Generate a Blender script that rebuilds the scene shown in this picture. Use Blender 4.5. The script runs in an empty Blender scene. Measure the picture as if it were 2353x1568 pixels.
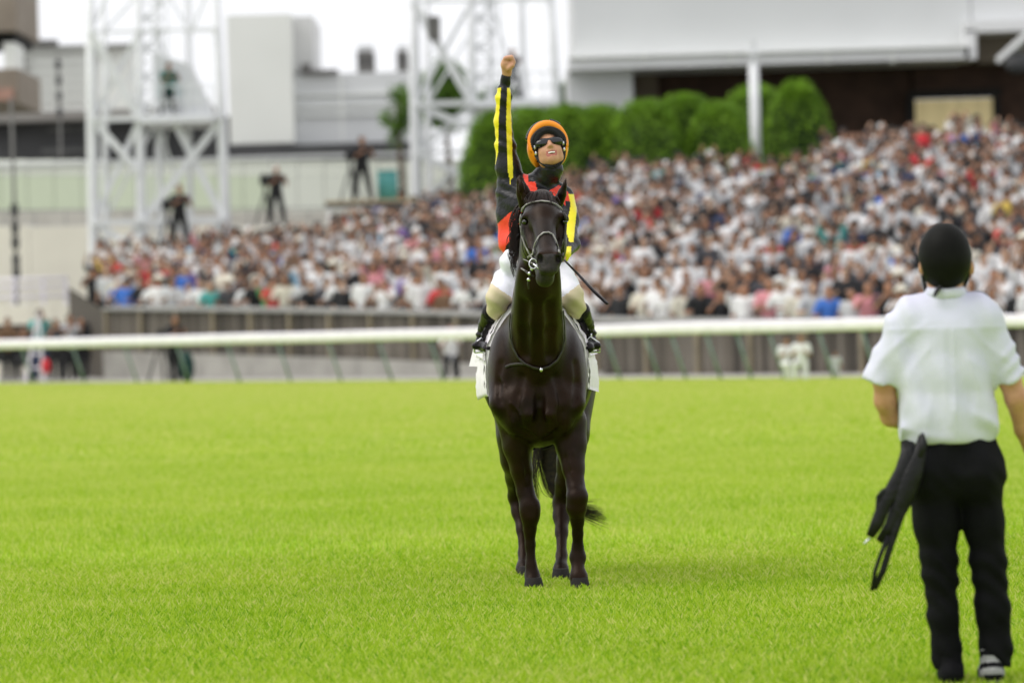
import bpy, math, random
import numpy as np
from mathutils import Vector, Matrix
random.seed(7); RNG = np.random.default_rng(7)
S = bpy.context.scene; COL = S.collection
# ------------------------------------------------------------------ camera, sky, sun
F = 10500.0; CX, CY = 1176.0, 784.0; CAMZ = 1.53
TH = math.radians(1.7); AL = math.atan(69.0 / F)
fwd = Vector((0, math.cos(AL), -math.sin(AL))); up0 = Vector((0, math.sin(AL), math.cos(AL))); r0 = Vector((1, 0, 0))
rgt = r0 * math.cos(TH) - up0 * math.sin(TH); upv = r0 * math.sin(TH) + up0 * math.cos(TH)
cd = bpy.data.cameras.new('camera'); cam = bpy.data.objects.new('camera', cd); COL.objects.link(cam)
m3 = Matrix((rgt, upv, -fwd)).transposed()
cam.matrix_world = Matrix.Translation((0, 0, CAMZ)) @ m3.to_4x4()
cd.sensor_width = 36; cd.lens = 36 * F / 2352; cd.clip_start = 0.5; cd.clip_end = 5000
cd.dof.use_dof = True; cd.dof.focus_distance = 23.8; cd.dof.aperture_fstop = 2.75
S.camera = cam
w = bpy.data.worlds.new("World"); S.world = w; w.use_nodes = True
nt = w.node_tree; nt.nodes.clear()
SUN_EL, SUN_AZ = math.radians(56), math.radians(-98)   # azimuth from +Y towards +X
sky = nt.nodes.new('ShaderNodeTexSky'); sky.sky_type = 'NISHITA'; sky.sun_disc = False
sky.sun_elevation = SUN_EL; sky.sun_rotation = SUN_AZ; sky.dust_density = 6; sky.ozone_density = 1
hs = nt.nodes.new('ShaderNodeHueSaturation'); hs.inputs['Saturation'].default_value = 0.12
mx = nt.nodes.new('ShaderNodeMix'); mx.data_type = 'RGBA'; mx.inputs[0].default_value = 0.85
mx.inputs[7].default_value = (9.9, 10.0, 10.3, 1)      # even white cloud layer over the clear sky
bg = nt.nodes.new('ShaderNodeBackground'); bg.inputs[1].default_value = 0.088
wo = nt.nodes.new('ShaderNodeOutputWorld')
nt.links.new(sky.outputs[0], hs.inputs['Color']); nt.links.new(hs.outputs[0], mx.inputs[6])
nt.links.new(mx.outputs[2], bg.inputs[0]); nt.links.new(bg.outputs[0], wo.inputs[0])
sd = bpy.data.lights.new('sun', 'SUN'); sd.energy = 1.35; sd.angle = math.radians(45); sd.color = (1, .95, .88)
so = bpy.data.objects.new('sun', sd); COL.objects.link(so)
sdir = Vector((math.sin(SUN_AZ) * math.cos(SUN_EL), math.cos(SUN_AZ) * math.cos(SUN_EL), math.sin(SUN_EL)))
so.rotation_euler = sdir.to_track_quat('Z', 'Y').to_euler()
vs = S.view_settings; vs.view_transform = 'Standard'; vs.look = 'None'; vs.exposure = 0.5; vs.gamma = 1; vs.use_curve_mapping = False
S.render.engine = 'CYCLES'

def P(vx, vy, d):
    ray = fwd + rgt * ((vx - CX) / F) + upv * ((CY - vy) / F)
    p = ray * (d / ray.y)
    return np.array((p.x, p.y, p.z + CAMZ))
def pix(p):
    v = Vector((p[0], p[1], p[2] - CAMZ)); z = v.dot(fwd)
    return CX + F * v.dot(rgt) / z, CY - F * v.dot(upv) / z

# ------------------------------------------------------------------ helpers
MATS = {}
def mat(name, c1, c2=None, rough=.8, scale=8., bump=0., bscale=60., metal=0., spec=.3, detail=4, sheen=0., emit=0., coat=0., stretch=None, trans=0.):
    if name in MATS: return MATS[name]
    m = bpy.data.materials.new(name); m.use_nodes = True; t = m.node_tree; n = t.nodes; b = n['Principled BSDF']
    b.inputs['Roughness'].default_value = rough; b.inputs['Metallic'].default_value = metal
    b.inputs['Specular IOR Level'].default_value = spec
    b.inputs['Coat Weight'].default_value = coat
    b.inputs['Sheen Weight'].default_value = sheen
    tc = n.new('ShaderNodeTexCoord'); mp = n.new('ShaderNodeMapping'); t.links.new(tc.outputs['Object'], mp.inputs[0])
    if stretch: mp.inputs['Scale'].default_value = stretch
    if c2 is None: c2 = tuple(x * .8 for x in c1)
    ns = n.new('ShaderNodeTexNoise'); ns.inputs['Scale'].default_value = scale; ns.inputs['Detail'].default_value = detail
    t.links.new(mp.outputs[0], ns.inputs['Vector'])
    cr = n.new('ShaderNodeValToRGB'); cr.color_ramp.elements[0].position = .35; cr.color_ramp.elements[1].position = .65
    cr.color_ramp.elements[0].color = (*c2, 1); cr.color_ramp.elements[1].color = (*c1, 1)
    t.links.new(ns.outputs[0], cr.inputs[0]); t.links.new(cr.outputs[0], b.inputs['Base Color'])
    if emit: t.links.new(cr.outputs[0], b.inputs['Emission Color']); b.inputs['Emission Strength'].default_value = emit
    if bump:
        nb = n.new('ShaderNodeTexNoise'); nb.inputs['Scale'].default_value = bscale; nb.inputs['Detail'].default_value = 3
        t.links.new(mp.outputs[0], nb.inputs['Vector'])
        bp = n.new('ShaderNodeBump'); bp.inputs['Strength'].default_value = min(1, bump); bp.inputs['Distance'].default_value = .01
        t.links.new(nb.outputs[0], bp.inputs['Height']); t.links.new(bp.outputs[0], b.inputs['Normal'])
    if trans:
        tr = n.new('ShaderNodeBsdfTranslucent'); t.links.new(cr.outputs[0], tr.inputs[0])
        ms = n.new('ShaderNodeMixShader'); ms.inputs[0].default_value = trans
        o = n['Material Output']; t.links.new(b.outputs[0], ms.inputs[1]); t.links.new(tr.outputs[0], ms.inputs[2]); t.links.new(ms.outputs[0], o.inputs[0])
    MATS[name] = m; return m

def raw_mesh(name, V, Fc, mats=(), mi=None, smooth=False):
    """V (N,3), Fc (M,k) int array or list of them with mixed k"""
    if not isinstance(Fc, (list, tuple)) or (len(Fc) and np.ndim(Fc[0]) == 1):
        Fc = [np.asarray(Fc)]
    Fc = [np.asarray(f, dtype=np.int32) for f in Fc if len(f)]
    V = np.asarray(V, dtype=np.float32)
    me = bpy.data.meshes.new(name)
    nl = sum(f.size for f in Fc); npoly = sum(len(f) for f in Fc)
    me.vertices.add(len(V)); me.vertices.foreach_set('co', V.ravel())
    me.loops.add(nl); me.loops.foreach_set('vertex_index', np.concatenate([f.ravel() for f in Fc]))
    me.polygons.add(npoly)
    tot = np.concatenate([np.full(len(f), f.shape[1], dtype=np.int32) for f in Fc])
    st = np.concatenate([[0], np.cumsum(tot)[:-1]]).astype(np.int32)
    me.polygons.foreach_set('loop_start', st); me.polygons.foreach_set('loop_total', tot)
    if mi is not None: me.polygons.foreach_set('material_index', np.asarray(mi, dtype=np.int32))
    me.polygons.foreach_set('use_smooth', np.full(npoly, smooth))
    for m in mats: me.materials.append(m)
    me.update(calc_edges=True); me.validate()
    return me

def obj(name, me, parent=None, loc=None):
    o = bpy.data.objects.new(name, me); COL.objects.link(o)
    if loc is not None: o.location = tuple(float(v) for v in loc)
    if parent is not None:
        o.parent = parent
    return o
def tag(o, label=None, cat=None, group=None, kind=None):
    if label: o['label'] = label
    if cat: o['category'] = cat
    if group: o['group'] = group
    if kind: o['kind'] = kind
    return o
def empty(name, loc, label, cat, group=None, rz=0):
    o = bpy.data.objects.new(name, None); COL.objects.link(o); o.location = tuple(float(v) for v in loc); o.rotation_euler = (0, 0, rz)
    o.empty_display_size = .1
    return tag(o, label, cat, group)
def rebase(me, loc):
    n = len(me.vertices); a = np.empty(n * 3, np.float32); me.vertices.foreach_get('co', a)
    a = a.reshape(-1, 3) - np.asarray(loc, np.float32); me.vertices.foreach_set('co', a.ravel()); me.update(); return me
def part(name, me, root):
    """world-space mesh attached under a root (root unrotated)"""
    c = root; off = np.zeros(3)
    while c is not None: off += np.array(c.location); c = c.parent
    return obj(name, rebase(me, off), root)

class MB:
    """collects simple geometry into one mesh"""
    def __init__(s): s.V = []; s.F = []; s.n = 0; s.M = []
    def add(s, V, Fl, m=0):
        for f in Fl: s.F.append([i + s.n for i in f]); s.M.append(m)
        s.V.extend([tuple(map(float, v)) for v in V]); s.n += len(V)
    def box(s, lo, hi, m=0, rz=0, c=None):
        x0, y0, z0 = lo; x1, y1, z1 = hi
        V = [(x0, y0, z0), (x1, y0, z0), (x1, y1, z0), (x0, y1, z0), (x0, y0, z1), (x1, y0, z1), (x1, y1, z1), (x0, y1, z1)]
        s.add(V, [(0, 3, 2, 1), (4, 5, 6, 7), (0, 1, 5, 4), (1, 2, 6, 5), (2, 3, 7, 6), (3, 0, 4, 7)], m)
    def hexa(s, V, m=0):
        s.add(V, [(0, 3, 2, 1), (4, 5, 6, 7), (0, 1, 5, 4), (1, 2, 6, 5), (2, 3, 7, 6), (3, 0, 4, 7)], m)
    def bar(s, a, b, w, h=None, m=0, upd=(0, 0, 1)):
        a = Vector(a); b = Vector(b); d = (b - a).normalized(); u = Vector(upd)
        if abs(d.dot(u)) > .95: u = Vector((0, 1, 0))
        x = d.cross(u).normalized(); y = x.cross(d).normalized(); h = w if h is None else h
        V = []
        for p in (a, b):
            for sx, sy in ((-1, -1), (1, -1), (1, 1), (-1, 1)): V.append(p + x * (sx * w / 2) + y * (sy * h / 2))
        s.add(V, [(0, 3, 2, 1), (4, 5, 6, 7), (0, 1, 5, 4), (1, 2, 6, 5), (2, 3, 7, 6), (3, 0, 4, 7)], m)
    def tube(s, pts, r, n=8, m=0, flat=1., nrm=None, cap=True):
        pts = [Vector(p) for p in pts]; k = len(pts); rr = r if hasattr(r, '__len__') else [r] * k
        V = []; prev = None
        for i, p in enumerate(pts):
            d = (pts[min(i + 1, k - 1)] - pts[max(i - 1, 0)]).normalized()
            if nrm is not None: u = Vector(nrm[i]) if hasattr(nrm[0], '__len__') else Vector(nrm)
            else: u = prev if prev is not None else (Vector((0, 0, 1)) if abs(d.z) < .9 else Vector((0, 1, 0)))
            x = d.cross(u)
            if x.length < 1e-6: x = d.orthogonal()
            x.normalize(); y = x.cross(d).normalized(); prev = y
            for j in range(n):
                a = 2 * math.pi * j / n; V.append(p + x * (math.cos(a) * rr[i]) + y * (math.sin(a) * rr[i] * flat))
        Fl = []
        for i in range(k - 1):
            for j in range(n):
                a = i * n + j; b = i * n + (j + 1) % n; Fl.append((a, b, b + n, a + n))
        if cap: Fl.append(tuple(range(n))[::-1]); Fl.append(tuple(range((k - 1) * n, k * n)))
        s.add(V, Fl, m)
    def ball(s, c, r, n=8, m=0):
        r = r if hasattr(r, '__len__') else (r, r, r); V = [(c[0], c[1], c[2] - r[2])]
        for i in range(1, n // 2):
            ph = -math.pi / 2 + math.pi * i / (n // 2)
            for j in range(n):
                a = 2 * math.pi * j / n; V.append((c[0] + r[0] * math.cos(ph) * math.cos(a), c[1] + r[1] * math.cos(ph) * math.sin(a), c[2] + r[2] * math.sin(ph)))
        V.append((c[0], c[1], c[2] + r[2])); Fl = []; L = n // 2 - 1
        for j in range(n): Fl.append((0, 1 + (j + 1) % n, 1 + j))
        for i in range(L - 1):
            for j in range(n): a = 1 + i * n + j; b = 1 + i * n + (j + 1) % n; Fl.append((a, b, b + n, a + n))
        e = len(V) - 1
        for j in range(n): Fl.append((e, 1 + (L - 1) * n + j, 1 + (L - 1) * n + (j + 1) % n))
        s.add(V, Fl, m)
    def mesh(s, name, mats, smooth=False):
        me = bpy.data.meshes.new(name); me.from_pydata(s.V, [], s.F)
        for m in (mats if isinstance(mats, (list, tuple)) else [mats]): me.materials.append(m)
        me.polygons.foreach_set('material_index', s.M); me.polygons.foreach_set('use_smooth', [smooth] * len(s.F)); me.update(); return me

# ------------------------------------------------------------------ implicit surfaces (smooth unions -> surface nets)
class Field:
    def __init__(s, lo, hi, h):
        s.lo = np.array(lo, float); s.h = h; s.n = np.maximum(4, np.ceil((np.array(hi) - s.lo) / h).astype(int) + 1)
        s.D = np.full(s.n, 9., np.float32)
    def _sub(s, lo, hi, pad):
        a = np.clip(np.floor((np.minimum(lo, hi) - pad - s.lo) / s.h).astype(int), 0, s.n); b = np.clip(np.ceil((np.maximum(lo, hi) + pad - s.lo) / s.h).astype(int) + 1, 0, s.n)
        sl = tuple(slice(a[i], b[i]) for i in range(3))
        g = [(s.lo[i] + s.h * np.arange(a[i], b[i])).astype(np.float32) for i in range(3)]
        return sl, g[0][:, None, None], g[1][None, :, None], g[2][None, None, :]
    def _mix(s, sl, d, k, sub=False):
        a = s.D[sl]
        if sub:
            t = np.clip(.5 - .5 * (a + d) / k, 0, 1); s.D[sl] = a * (1 - t) - d * t + k * t * (1 - t)
        else:
            t = np.clip(.5 + .5 * (a - d) / k, 0, 1); s.D[sl] = a * (1 - t) + d * t - k * t * (1 - t)
    def cone(s, a, b, ra, rb, k=.02, sc=(1, 1, 1), sub=False):
        a = np.asarray(a, float); b = np.asarray(b, float); sc = np.asarray(sc, float)
        R = max(ra, rb) * max(1, sc.max()); sl, X, Y, Z = s._sub(np.minimum(a, b), np.maximum(a, b), R + 1.5 * k + 4 * s.h)
        if 0 in s.D[sl].shape: return
        px, py, pz = (X - a[0]) / sc[0], (Y - a[1]) / sc[1], (Z - a[2]) / sc[2]
        ba = (b - a) / sc; L2 = float(ba @ ba) + 1e-9
        t = np.clip((px * ba[0] + py * ba[1] + pz * ba[2]) / L2, 0, 1)
        d = np.sqrt((px - t * ba[0]) ** 2 + (py - t * ba[1]) ** 2 + (pz - t * ba[2]) ** 2) - (ra + (rb - ra) * t)
        s._mix(sl, (d * sc.min()).astype(np.float32) if sc.min() < 1 else d.astype(np.float32), k, sub)
    def chain(s, pts, k=.02, sc=(1, 1, 1)):
        """pts: list of (point, radius)"""
        for (a, ra), (b, rb) in zip(pts[:-1], pts[1:]): s.cone(a, b, ra, rb, k, sc)
    def ell(s, c, r, k=.02, R=None, sub=False):
        c = np.asarray(c, float); r = np.asarray(r if hasattr(r, '__len__') else (r, r, r), float)
        sl, X, Y, Z = s._sub(c, c, r.max() + 1.5 * k + 4 * s.h)
        if 0 in s.D[sl].shape: return
        x, y, z = X - c[0], Y - c[1], Z - c[2]
        if R is not None:
            R = np.asarray(R)   # columns = local axes
            x, y, z = x * R[0, 0] + y * R[1, 0] + z * R[2, 0], x * R[0, 1] + y * R[1, 1] + z * R[2, 1], x * R[0, 2] + y * R[1, 2] + z * R[2, 2]
        k0 = np.sqrt((x / r[0]) ** 2 + (y / r[1]) ** 2 + (z / r[2]) ** 2); k1 = np.sqrt((x / r[0] ** 2) ** 2 + (y / r[1] ** 2) ** 2 + (z / r[2] ** 2) ** 2) + 1e-6
        s._mix(sl, (k0 * (k0 - 1) / k1).astype(np.float32), k, sub)
    def grid(s):
        g = [(s.lo[i] + s.h * np.arange(s.n[i])).astype(np.float32) for i in range(3)]
        return g[0][:, None, None], g[1][None, :, None], g[2][None, None, :]
    def sample(s, p):
        q = (np.asarray(p) - s.lo) / s.h; i = np.floor(q).astype(int)
        if (i < 0).any() or (i >= s.n - 1).any(): return 9.
        f = q - i; c = s.D[i[0]:i[0] + 2, i[1]:i[1] + 2, i[2]:i[2] + 2]
        c = c[0] * (1 - f[0]) + c[1] * f[0]; c = c[0] * (1 - f[1]) + c[1] * f[1]; return float(c[0] * (1 - f[2]) + c[1] * f[2])
    def grad(s, p):
        e = s.h; g = np.array([s.sample(p + np.eye(3)[i] * e) - s.sample(p - np.eye(3)[i] * e) for i in range(3)]); return g / (np.linalg.norm(g) + 1e-9)
    def cast(s, p, d, off=.004, far=3.):
        p = np.asarray(p, float); d = np.asarray(d, float); d = d / np.linalg.norm(d); t = 0
        while t < far:
            q = p + d * t
            v = s.sample(q)
            if v < off: return q
            t += s.h * .5 if v > 8 else max(s.h * .2, min((v - off) * .7, s.h * 2))
        return None
    def mesh(s, name, mats, pick=None, smooth=1):
        D = s.D; D[0] = D[-1] = 9; D[:, 0] = D[:, -1] = 9; D[:, :, 0] = D[:, :, -1] = 9
        N = D < 0
        c = [N[i:N.shape[0] - 1 + i, j:N.shape[1] - 1 + j, k:N.shape[2] - 1 + k] for i in (0, 1) for j in (0, 1) for k in (0, 1)]
        an = c[0].copy(); al = c[0].copy()
        for q in c[1:]: an |= q; al &= q
        act = an & ~al; I = np.argwhere(act)
        idx = np.full(act.shape, -1, np.int64); idx[act] = np.arange(len(I))
        acc = np.zeros((len(I), 3)); cnt = np.zeros(len(I))
        cor = [(i, j, k) for i in (0, 1) for j in (0, 1) for k in (0, 1)]
        val = [D[I[:, 0] + a, I[:, 1] + b, I[:, 2] + e] for a, b, e in cor]
        for x in range(8):
            for y in range(x + 1, 8):
                if sum(abs(cor[x][q] - cor[y][q]) for q in range(3)) != 1: continue
                da, db = val[x], val[y]; cr = (da < 0) != (db < 0)
                t = np.where(cr, da / np.where(cr, da - db, 1), 0)[:, None]
                pt = np.array(cor[x]) * (1 - t) + np.array(cor[y]) * t
                acc += np.where(cr[:, None], pt, 0); cnt += cr
        V = s.lo + s.h * (I + acc / cnt[:, None])
        Q = []
        for ax in range(3):
            sh = [slice(0, -1)] * 3; 
            a = [slice(1, -1)] * 3; b = [slice(1, -1)] * 3; a[ax] = slice(0, -1); b[ax] = slice(1, None)
            A = N[tuple(a)]; B = N[tuple(b)]; e = np.argwhere(A != B); fl = A[tuple(e.T)]
            e = e + 1; e[:, ax] -= 1
            u, v = (ax + 1) % 3, (ax + 2) % 3
            def g(du, dv):
                q = e.copy(); q[:, u] += du; q[:, v] += dv; return idx[tuple(q.T)]
            q = np.stack([g(-1, -1), g(0, -1), g(0, 0), g(-1, 0)], 1)
            q[~fl] = q[~fl][:, ::-1]; Q.append(q)
        Q = np.concatenate(Q); Q = Q[(Q >= 0).all(1)]
        for _ in range(smooth):
            sm = np.zeros_like(V); ct = np.zeros(len(V))
            for i in range(4):
                for j in ((i + 1) % 4, (i + 3) % 4):
                    for q in range(3): sm[:, q] += np.bincount(Q[:, i], V[Q[:, j], q], len(V))
                    ct += np.bincount(Q[:, i], minlength=len(V))
            V = V * .5 + .5 * sm / np.maximum(ct, 1)[:, None]
        mi = None
        if pick is not None: mi = pick(V[Q].mean(1))
        return raw_mesh(name, V, Q, mats, mi, True)

# ------------------------------------------------------------------ materials
M_steel = mat('white_painted_steel', (.74, .75, .77), (.68, .69, .71), .5, 2)
M_rail = mat('rail_paint', (.86, .82, .90), (.78, .74, .82), .35, 3)
M_post = mat('green_post_paint', (.20, .27, .245), (.15, .21, .19), .5, 6)
M_plank = [mat('weathered_plank_%d' % i, c, tuple(x * .6 for x in c), .85, 3, .5, 30, stretch=(6, 6, .6)) for i, c in enumerate([(.105, .092, .075), (.15, .13, .108), (.065, .057, .048), (.185, .165, .14)])]
M_ledge = mat('grey_ledge', (.33, .33, .31), (.24, .24, .23), .8, 2)
M_conc = mat('pale_concrete', (.60, .58, .53), (.50, .48, .44), .9, 1.2, .3, 20)
M_conc2 = mat('warm_concrete', (.84, .80, .69), (.78, .74, .64), .9, .6, .2, 10)
M_path = mat('gravel_path', (.42, .41, .38), (.30, .29, .27), .95, 6, .5, 40)
M_terr = mat('terrace_concrete', (.16, .155, .15), (.11, .105, .10), .95, 1)
M_earth = mat('bare_ground', (.20, .20, .17), (.13, .13, .11), .95, .3)
M_skin = mat('warm_skin', (.54, .29, .175), (.46, .23, .135), .5, 25, .15, 150)
M_skinb = mat('tanned_skin', (.38, .205, .125), (.27, .14, .085), .6, 14)
M_skinc = mat('light_skin', (.58, .38, .27), (.46, .28, .19), .6, 14)
M_hair = mat('black_hair', (.02, .016, .013), (.008, .007, .006), .5, 60, .4, 200)
M_hairb = mat('brown_hair', (.07, .035, .02), (.03, .016, .01), .5, 60)
M_blk = mat('black_cloth', (.014, .014, .016), (.007, .007, .008), .75, 9, .35, 45, sheen=.1)
M_silkblack = mat('black_silk', (.013, .013, .017), (.007, .007, .009), .36, 9, .5, 45, spec=.28)
M_silkred = mat('red_silk', (.86, .07, .035), (.72, .04, .02), .4, 9, .3, 60)
M_silkyel = mat('yellow_silk', (.90, .78, .03), (.80, .64, .02), .4, 9, .3, 60)
M_white = mat('white_cloth', (.80, .81, .88), (.70, .71, .79), .7, 9, .25, 30)
M_beige = mat('beige_breeches', (.66, .57, .40), (.56, .47, .32), .6, 9)
M_boot = mat('black_leather', (.012, .012, .013), (.006, .006, .007), .34, 20, .7, 50, spec=.16)
M_boot.node_tree.nodes['Principled BSDF'].inputs['Specular Tint'].default_value = (1, .8, .9, 1)
M_strap = mat('dark_strap', (.035, .03, .026), (.016, .013, .011), .4, 40)
M_greystrap = mat('grey_webbing', (.30, .29, .27), (.16, .15, .14), .5, 40)
M_metal = mat('bright_metal', (.75, .76, .78), (.5, .5, .52), .22, 60, metal=.9)
M_orange = mat('orange_cap', (.95, .32, .02), (.85, .26, .015), .35, 6)
M_lens = mat('dark_lens', (.01, .01, .012), (.006, .006, .008), .08, 6, coat=.6)
M_teeth = mat('teeth', (.8, .78, .72), (.7, .68, .62), .3, 6)
M_lip = mat('lips', (.42, .15, .11), (.33, .10, .08), .5, 30)
M_horse = mat('dark_bay_coat', (.0145, .0062, .0030), (.0048, .0027, .0018), .36, 5, .2, 240, spec=.16, detail=6)
M_horse.node_tree.nodes['Principled BSDF'].inputs['Specular Tint'].default_value = (1, .80, .68, 1)
M_muzz = mat('muzzle_skin', (.026, .020, .017), (.010, .008, .007), .5, 30, .6, 160)
M_mane = mat('mane_hair', (.028, .012, .008), (.009, .005, .004), .45, 40)
M_tail = mat('tail_hair', (.035, .026, .010), (.012, .009, .005), .5, 40)
M_hoof = mat('hoof_horn', (.012, .010, .008), (.007, .006, .005), .85, 30, .4, 80)
M_eye = mat('horse_eye', (.008, .005, .004), (.005, .004, .003), .05, 5, coat=1)
M_cloth = mat('white_saddle_cloth', (.85, .80, .88), (.79, .74, .82), .7, 20, .3, 200)
M_shirt = mat('white_shirt_cotton', (.61, .61, .74), (.575, .58, .71), .75, 5, .5, 9)
M_trou = mat('black_trousers', (.0065, .0065, .0078), (.004, .004, .0048), .75, 6, .3, 30, spec=.08)
M_helm = mat('black_helmet_cover', (.007, .007, .006), (.005, .005, .0045), .55, 12, .15, 160, spec=.08)
M_shoe = mat('white_shoe', (.30, .30, .30), (.2, .2, .2), .6, 30)

# ------------------------------------------------------------------ ground and grass
def rail_line(t):            # the rail runs nearer to the camera towards the right
    a = np.array((-13.35, 119.2)); b = np.array((9.55, 84.6)); return a + (b - a) * t
RA, RB = rail_line(0), rail_line(1); RU = (RB - RA) / np.linalg.norm(RB - RA); RN = np.array((-RU[1], RU[0]))   # RN points away from the camera
def ground_mat():
    m = bpy.data.materials.new('turf_soil'); m.use_nodes = True; t = m.node_tree; n = t.nodes; b = n['Principled BSDF']; b.inputs['Roughness'].default_value = .95
    b.inputs['Specular IOR Level'].default_value = .1
    tc = n.new('ShaderNodeTexCoord'); a = n.new('ShaderNodeTexNoise'); a.inputs['Scale'].default_value = .35; a.inputs['Detail'].default_value = 8
    cr = n.new('ShaderNodeValToRGB'); cr.color_ramp.elements[0].position = .3; cr.color_ramp.elements[1].position = .7
    cr.color_ramp.elements[0].color = (.24, .42, .02, 1); cr.color_ramp.elements[1].color = (.40, .52, .06, 1)
    t.links.new(tc.outputs['Object'], a.inputs[0]); t.links.new(a.outputs[0], cr.inputs[0]); t.links.new(cr.outputs[0], b.inputs['Base Color']); return m
me = raw_mesh('ground', [(-900, -60, -.03), (900, -60, -.03), (900, 2500, -.03), (-900, 2500, -.03)], np.array([[0, 1, 2, 3]]), [M_earth]); tag(obj('ground', me), kind='structure')
ea = RA - RU * 60 + RN * 1.2; eb = RB + RU * 60 + RN * 1.2
me = raw_mesh('turf', [(-60, 3, 0), (60, 3, 0), (eb[0], eb[1], 0), (ea[0], ea[1], 0)], np.array([[0, 1, 2, 3]]), [ground_mat()]); tag(obj('turf', me), kind='structure')
fa = ea + RN * 9; fb = eb + RN * 9
me = raw_mesh('path', [(ea[0], ea[1], -.004), (eb[0], eb[1], -.004), (fb[0], fb[1], -.004), (fa[0], fa[1], -.004)], np.array([[0, 1, 2, 3]]), [M_path]); tag(obj('path', me), kind='structure')

def grass_mat():
    m = bpy.data.materials.new('grass_blades'); m.use_nodes = True; t = m.node_tree; n = t.nodes; b = n['Principled BSDF']
    b.inputs['Roughness'].default_value = .5; b.inputs['Specular IOR Level'].default_value = .25
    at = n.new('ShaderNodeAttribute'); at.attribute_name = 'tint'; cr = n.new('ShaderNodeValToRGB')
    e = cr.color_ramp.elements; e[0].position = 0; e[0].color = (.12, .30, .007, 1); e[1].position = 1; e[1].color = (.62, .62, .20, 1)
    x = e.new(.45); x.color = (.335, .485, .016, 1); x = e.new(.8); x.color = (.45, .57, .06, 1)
    geo = n.new('ShaderNodeNewGeometry'); nz = n.new('ShaderNodeTexNoise'); nz.inputs['Scale'].default_value = .5; nz.inputs['Detail'].default_value = 6
    t.links.new(geo.outputs['Position'], nz.inputs[0])
    ad = n.new('ShaderNodeMath'); ad.operation = 'MULTIPLY_ADD'; ad.inputs[1].default_value = .5; t.links.new(nz.outputs[0], ad.inputs[0])
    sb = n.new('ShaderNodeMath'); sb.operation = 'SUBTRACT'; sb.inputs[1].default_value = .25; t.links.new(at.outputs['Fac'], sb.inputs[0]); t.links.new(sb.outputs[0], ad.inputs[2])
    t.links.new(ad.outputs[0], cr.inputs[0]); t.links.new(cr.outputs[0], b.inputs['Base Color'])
    tr = n.new('ShaderNodeBsdfTranslucent'); t.links.new(cr.outputs[0], tr.inputs[0]); ms = n.new('ShaderNodeMixShader'); ms.inputs[0].default_value = .45
    o = n['Material Output']; t.links.new(b.outputs[0], ms.inputs[1]); t.links.new(tr.outputs[0], ms.inputs[2]); t.links.new(ms.outputs[0], o.inputs[0]); return m
def grass():
    VV = []; FF = []; TT = []; n0 = 0
    for (y0, y1, dens, wd, h, kind) in ((16.2, 30, 4600, .0044, .043, 2), (27, 54, 2100, .0085, .046, 1), (46, 122, 520, .030, .046, 1)):
        W = y1 * .112 * 1.22 + .8; N = int(2 * W * (y1 - y0) * dens)
        x = RNG.uniform(-W, W, N); y = RNG.uniform(y0, y1, N)
        ok = (np.abs(x) < y * .112 * 1.22 + .8)
        ok &= RNG.uniform(0, 1, N) < np.interp(y, [y0, y0 + (.01 if y0 < 20 else 5 if y0 < 40 else 12), y1 - (3 if y1 < 31 else 8), y1], [0, 1, 1, 0 if y1 < 100 else 1])
        dd = (x - RA[0]) * RN[0] + (y - RA[1]) * RN[1]; ok &= dd < 1.15
        # clumps: thin out where a low-frequency pattern says so
        cl = np.sin(x * 5.1 + 1.3 * np.sin(y * 3.3)) * np.sin(y * 4.3 + 1.7 * np.sin(x * 2.9))
        ok &= RNG.uniform(0, 1, N) < .92 + .08 * cl
        x, y, cl = x[ok], y[ok], cl[ok]; N = len(x)
        a = RNG.uniform(0, 2 * np.pi, N); hh = h * RNG.uniform(.45, 1.25, N) * (1 + .07 * cl); ww = wd * RNG.uniform(.6, 1.3, N)
        la = RNG.uniform(0, 2 * np.pi, N); ln = hh * RNG.uniform(.1, .75, N)
        # blades mostly turn their flat side to any direction
        dx, dy = np.cos(a) * ww / 2, np.sin(a) * ww / 2; lx, ly = np.cos(la) * ln, np.sin(la) * ln
        z = np.zeros(N)
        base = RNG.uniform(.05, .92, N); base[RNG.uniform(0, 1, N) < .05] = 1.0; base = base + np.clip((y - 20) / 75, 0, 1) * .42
        if kind == 2:
            V = np.stack([np.stack([x - dx, y - dy, z], 1), np.stack([x + dx, y + dy, z], 1), np.stack([x + dx * .8 + lx * .3, y + dy * .8 + ly * .3, hh * .6], 1), np.stack([x + lx, y + ly, hh], 1)], 1).reshape(-1, 3)
            i = np.arange(N) * 4 + n0; Fq = np.concatenate([np.stack([i, i + 1, i + 2], 1), np.stack([i, i + 2, i + 3], 1)]); k = 4
        else:
            V = np.stack([np.stack([x - dx, y - dy, z], 1), np.stack([x + dx, y + dy, z], 1), np.stack([x + lx, y + ly, hh], 1)], 1).reshape(-1, 3)
            i = np.arange(N) * 3 + n0; Fq = np.stack([i, i + 1, i + 2], 1); k = 3
        VV.append(V); FF.append(Fq); n0 += len(V)
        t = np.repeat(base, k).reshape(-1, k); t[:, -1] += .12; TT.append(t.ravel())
    me = raw_mesh('grass', np.concatenate(VV), np.concatenate(FF), [grass_mat()])
    at = me.attributes.new('tint', 'FLOAT', 'POINT'); at.data.foreach_set('value', np.concatenate(TT).astype(np.float32)); return me
tag(obj('grass', grass()), 'short bright green racecourse turf', 'grass', kind='stuff')

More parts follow.
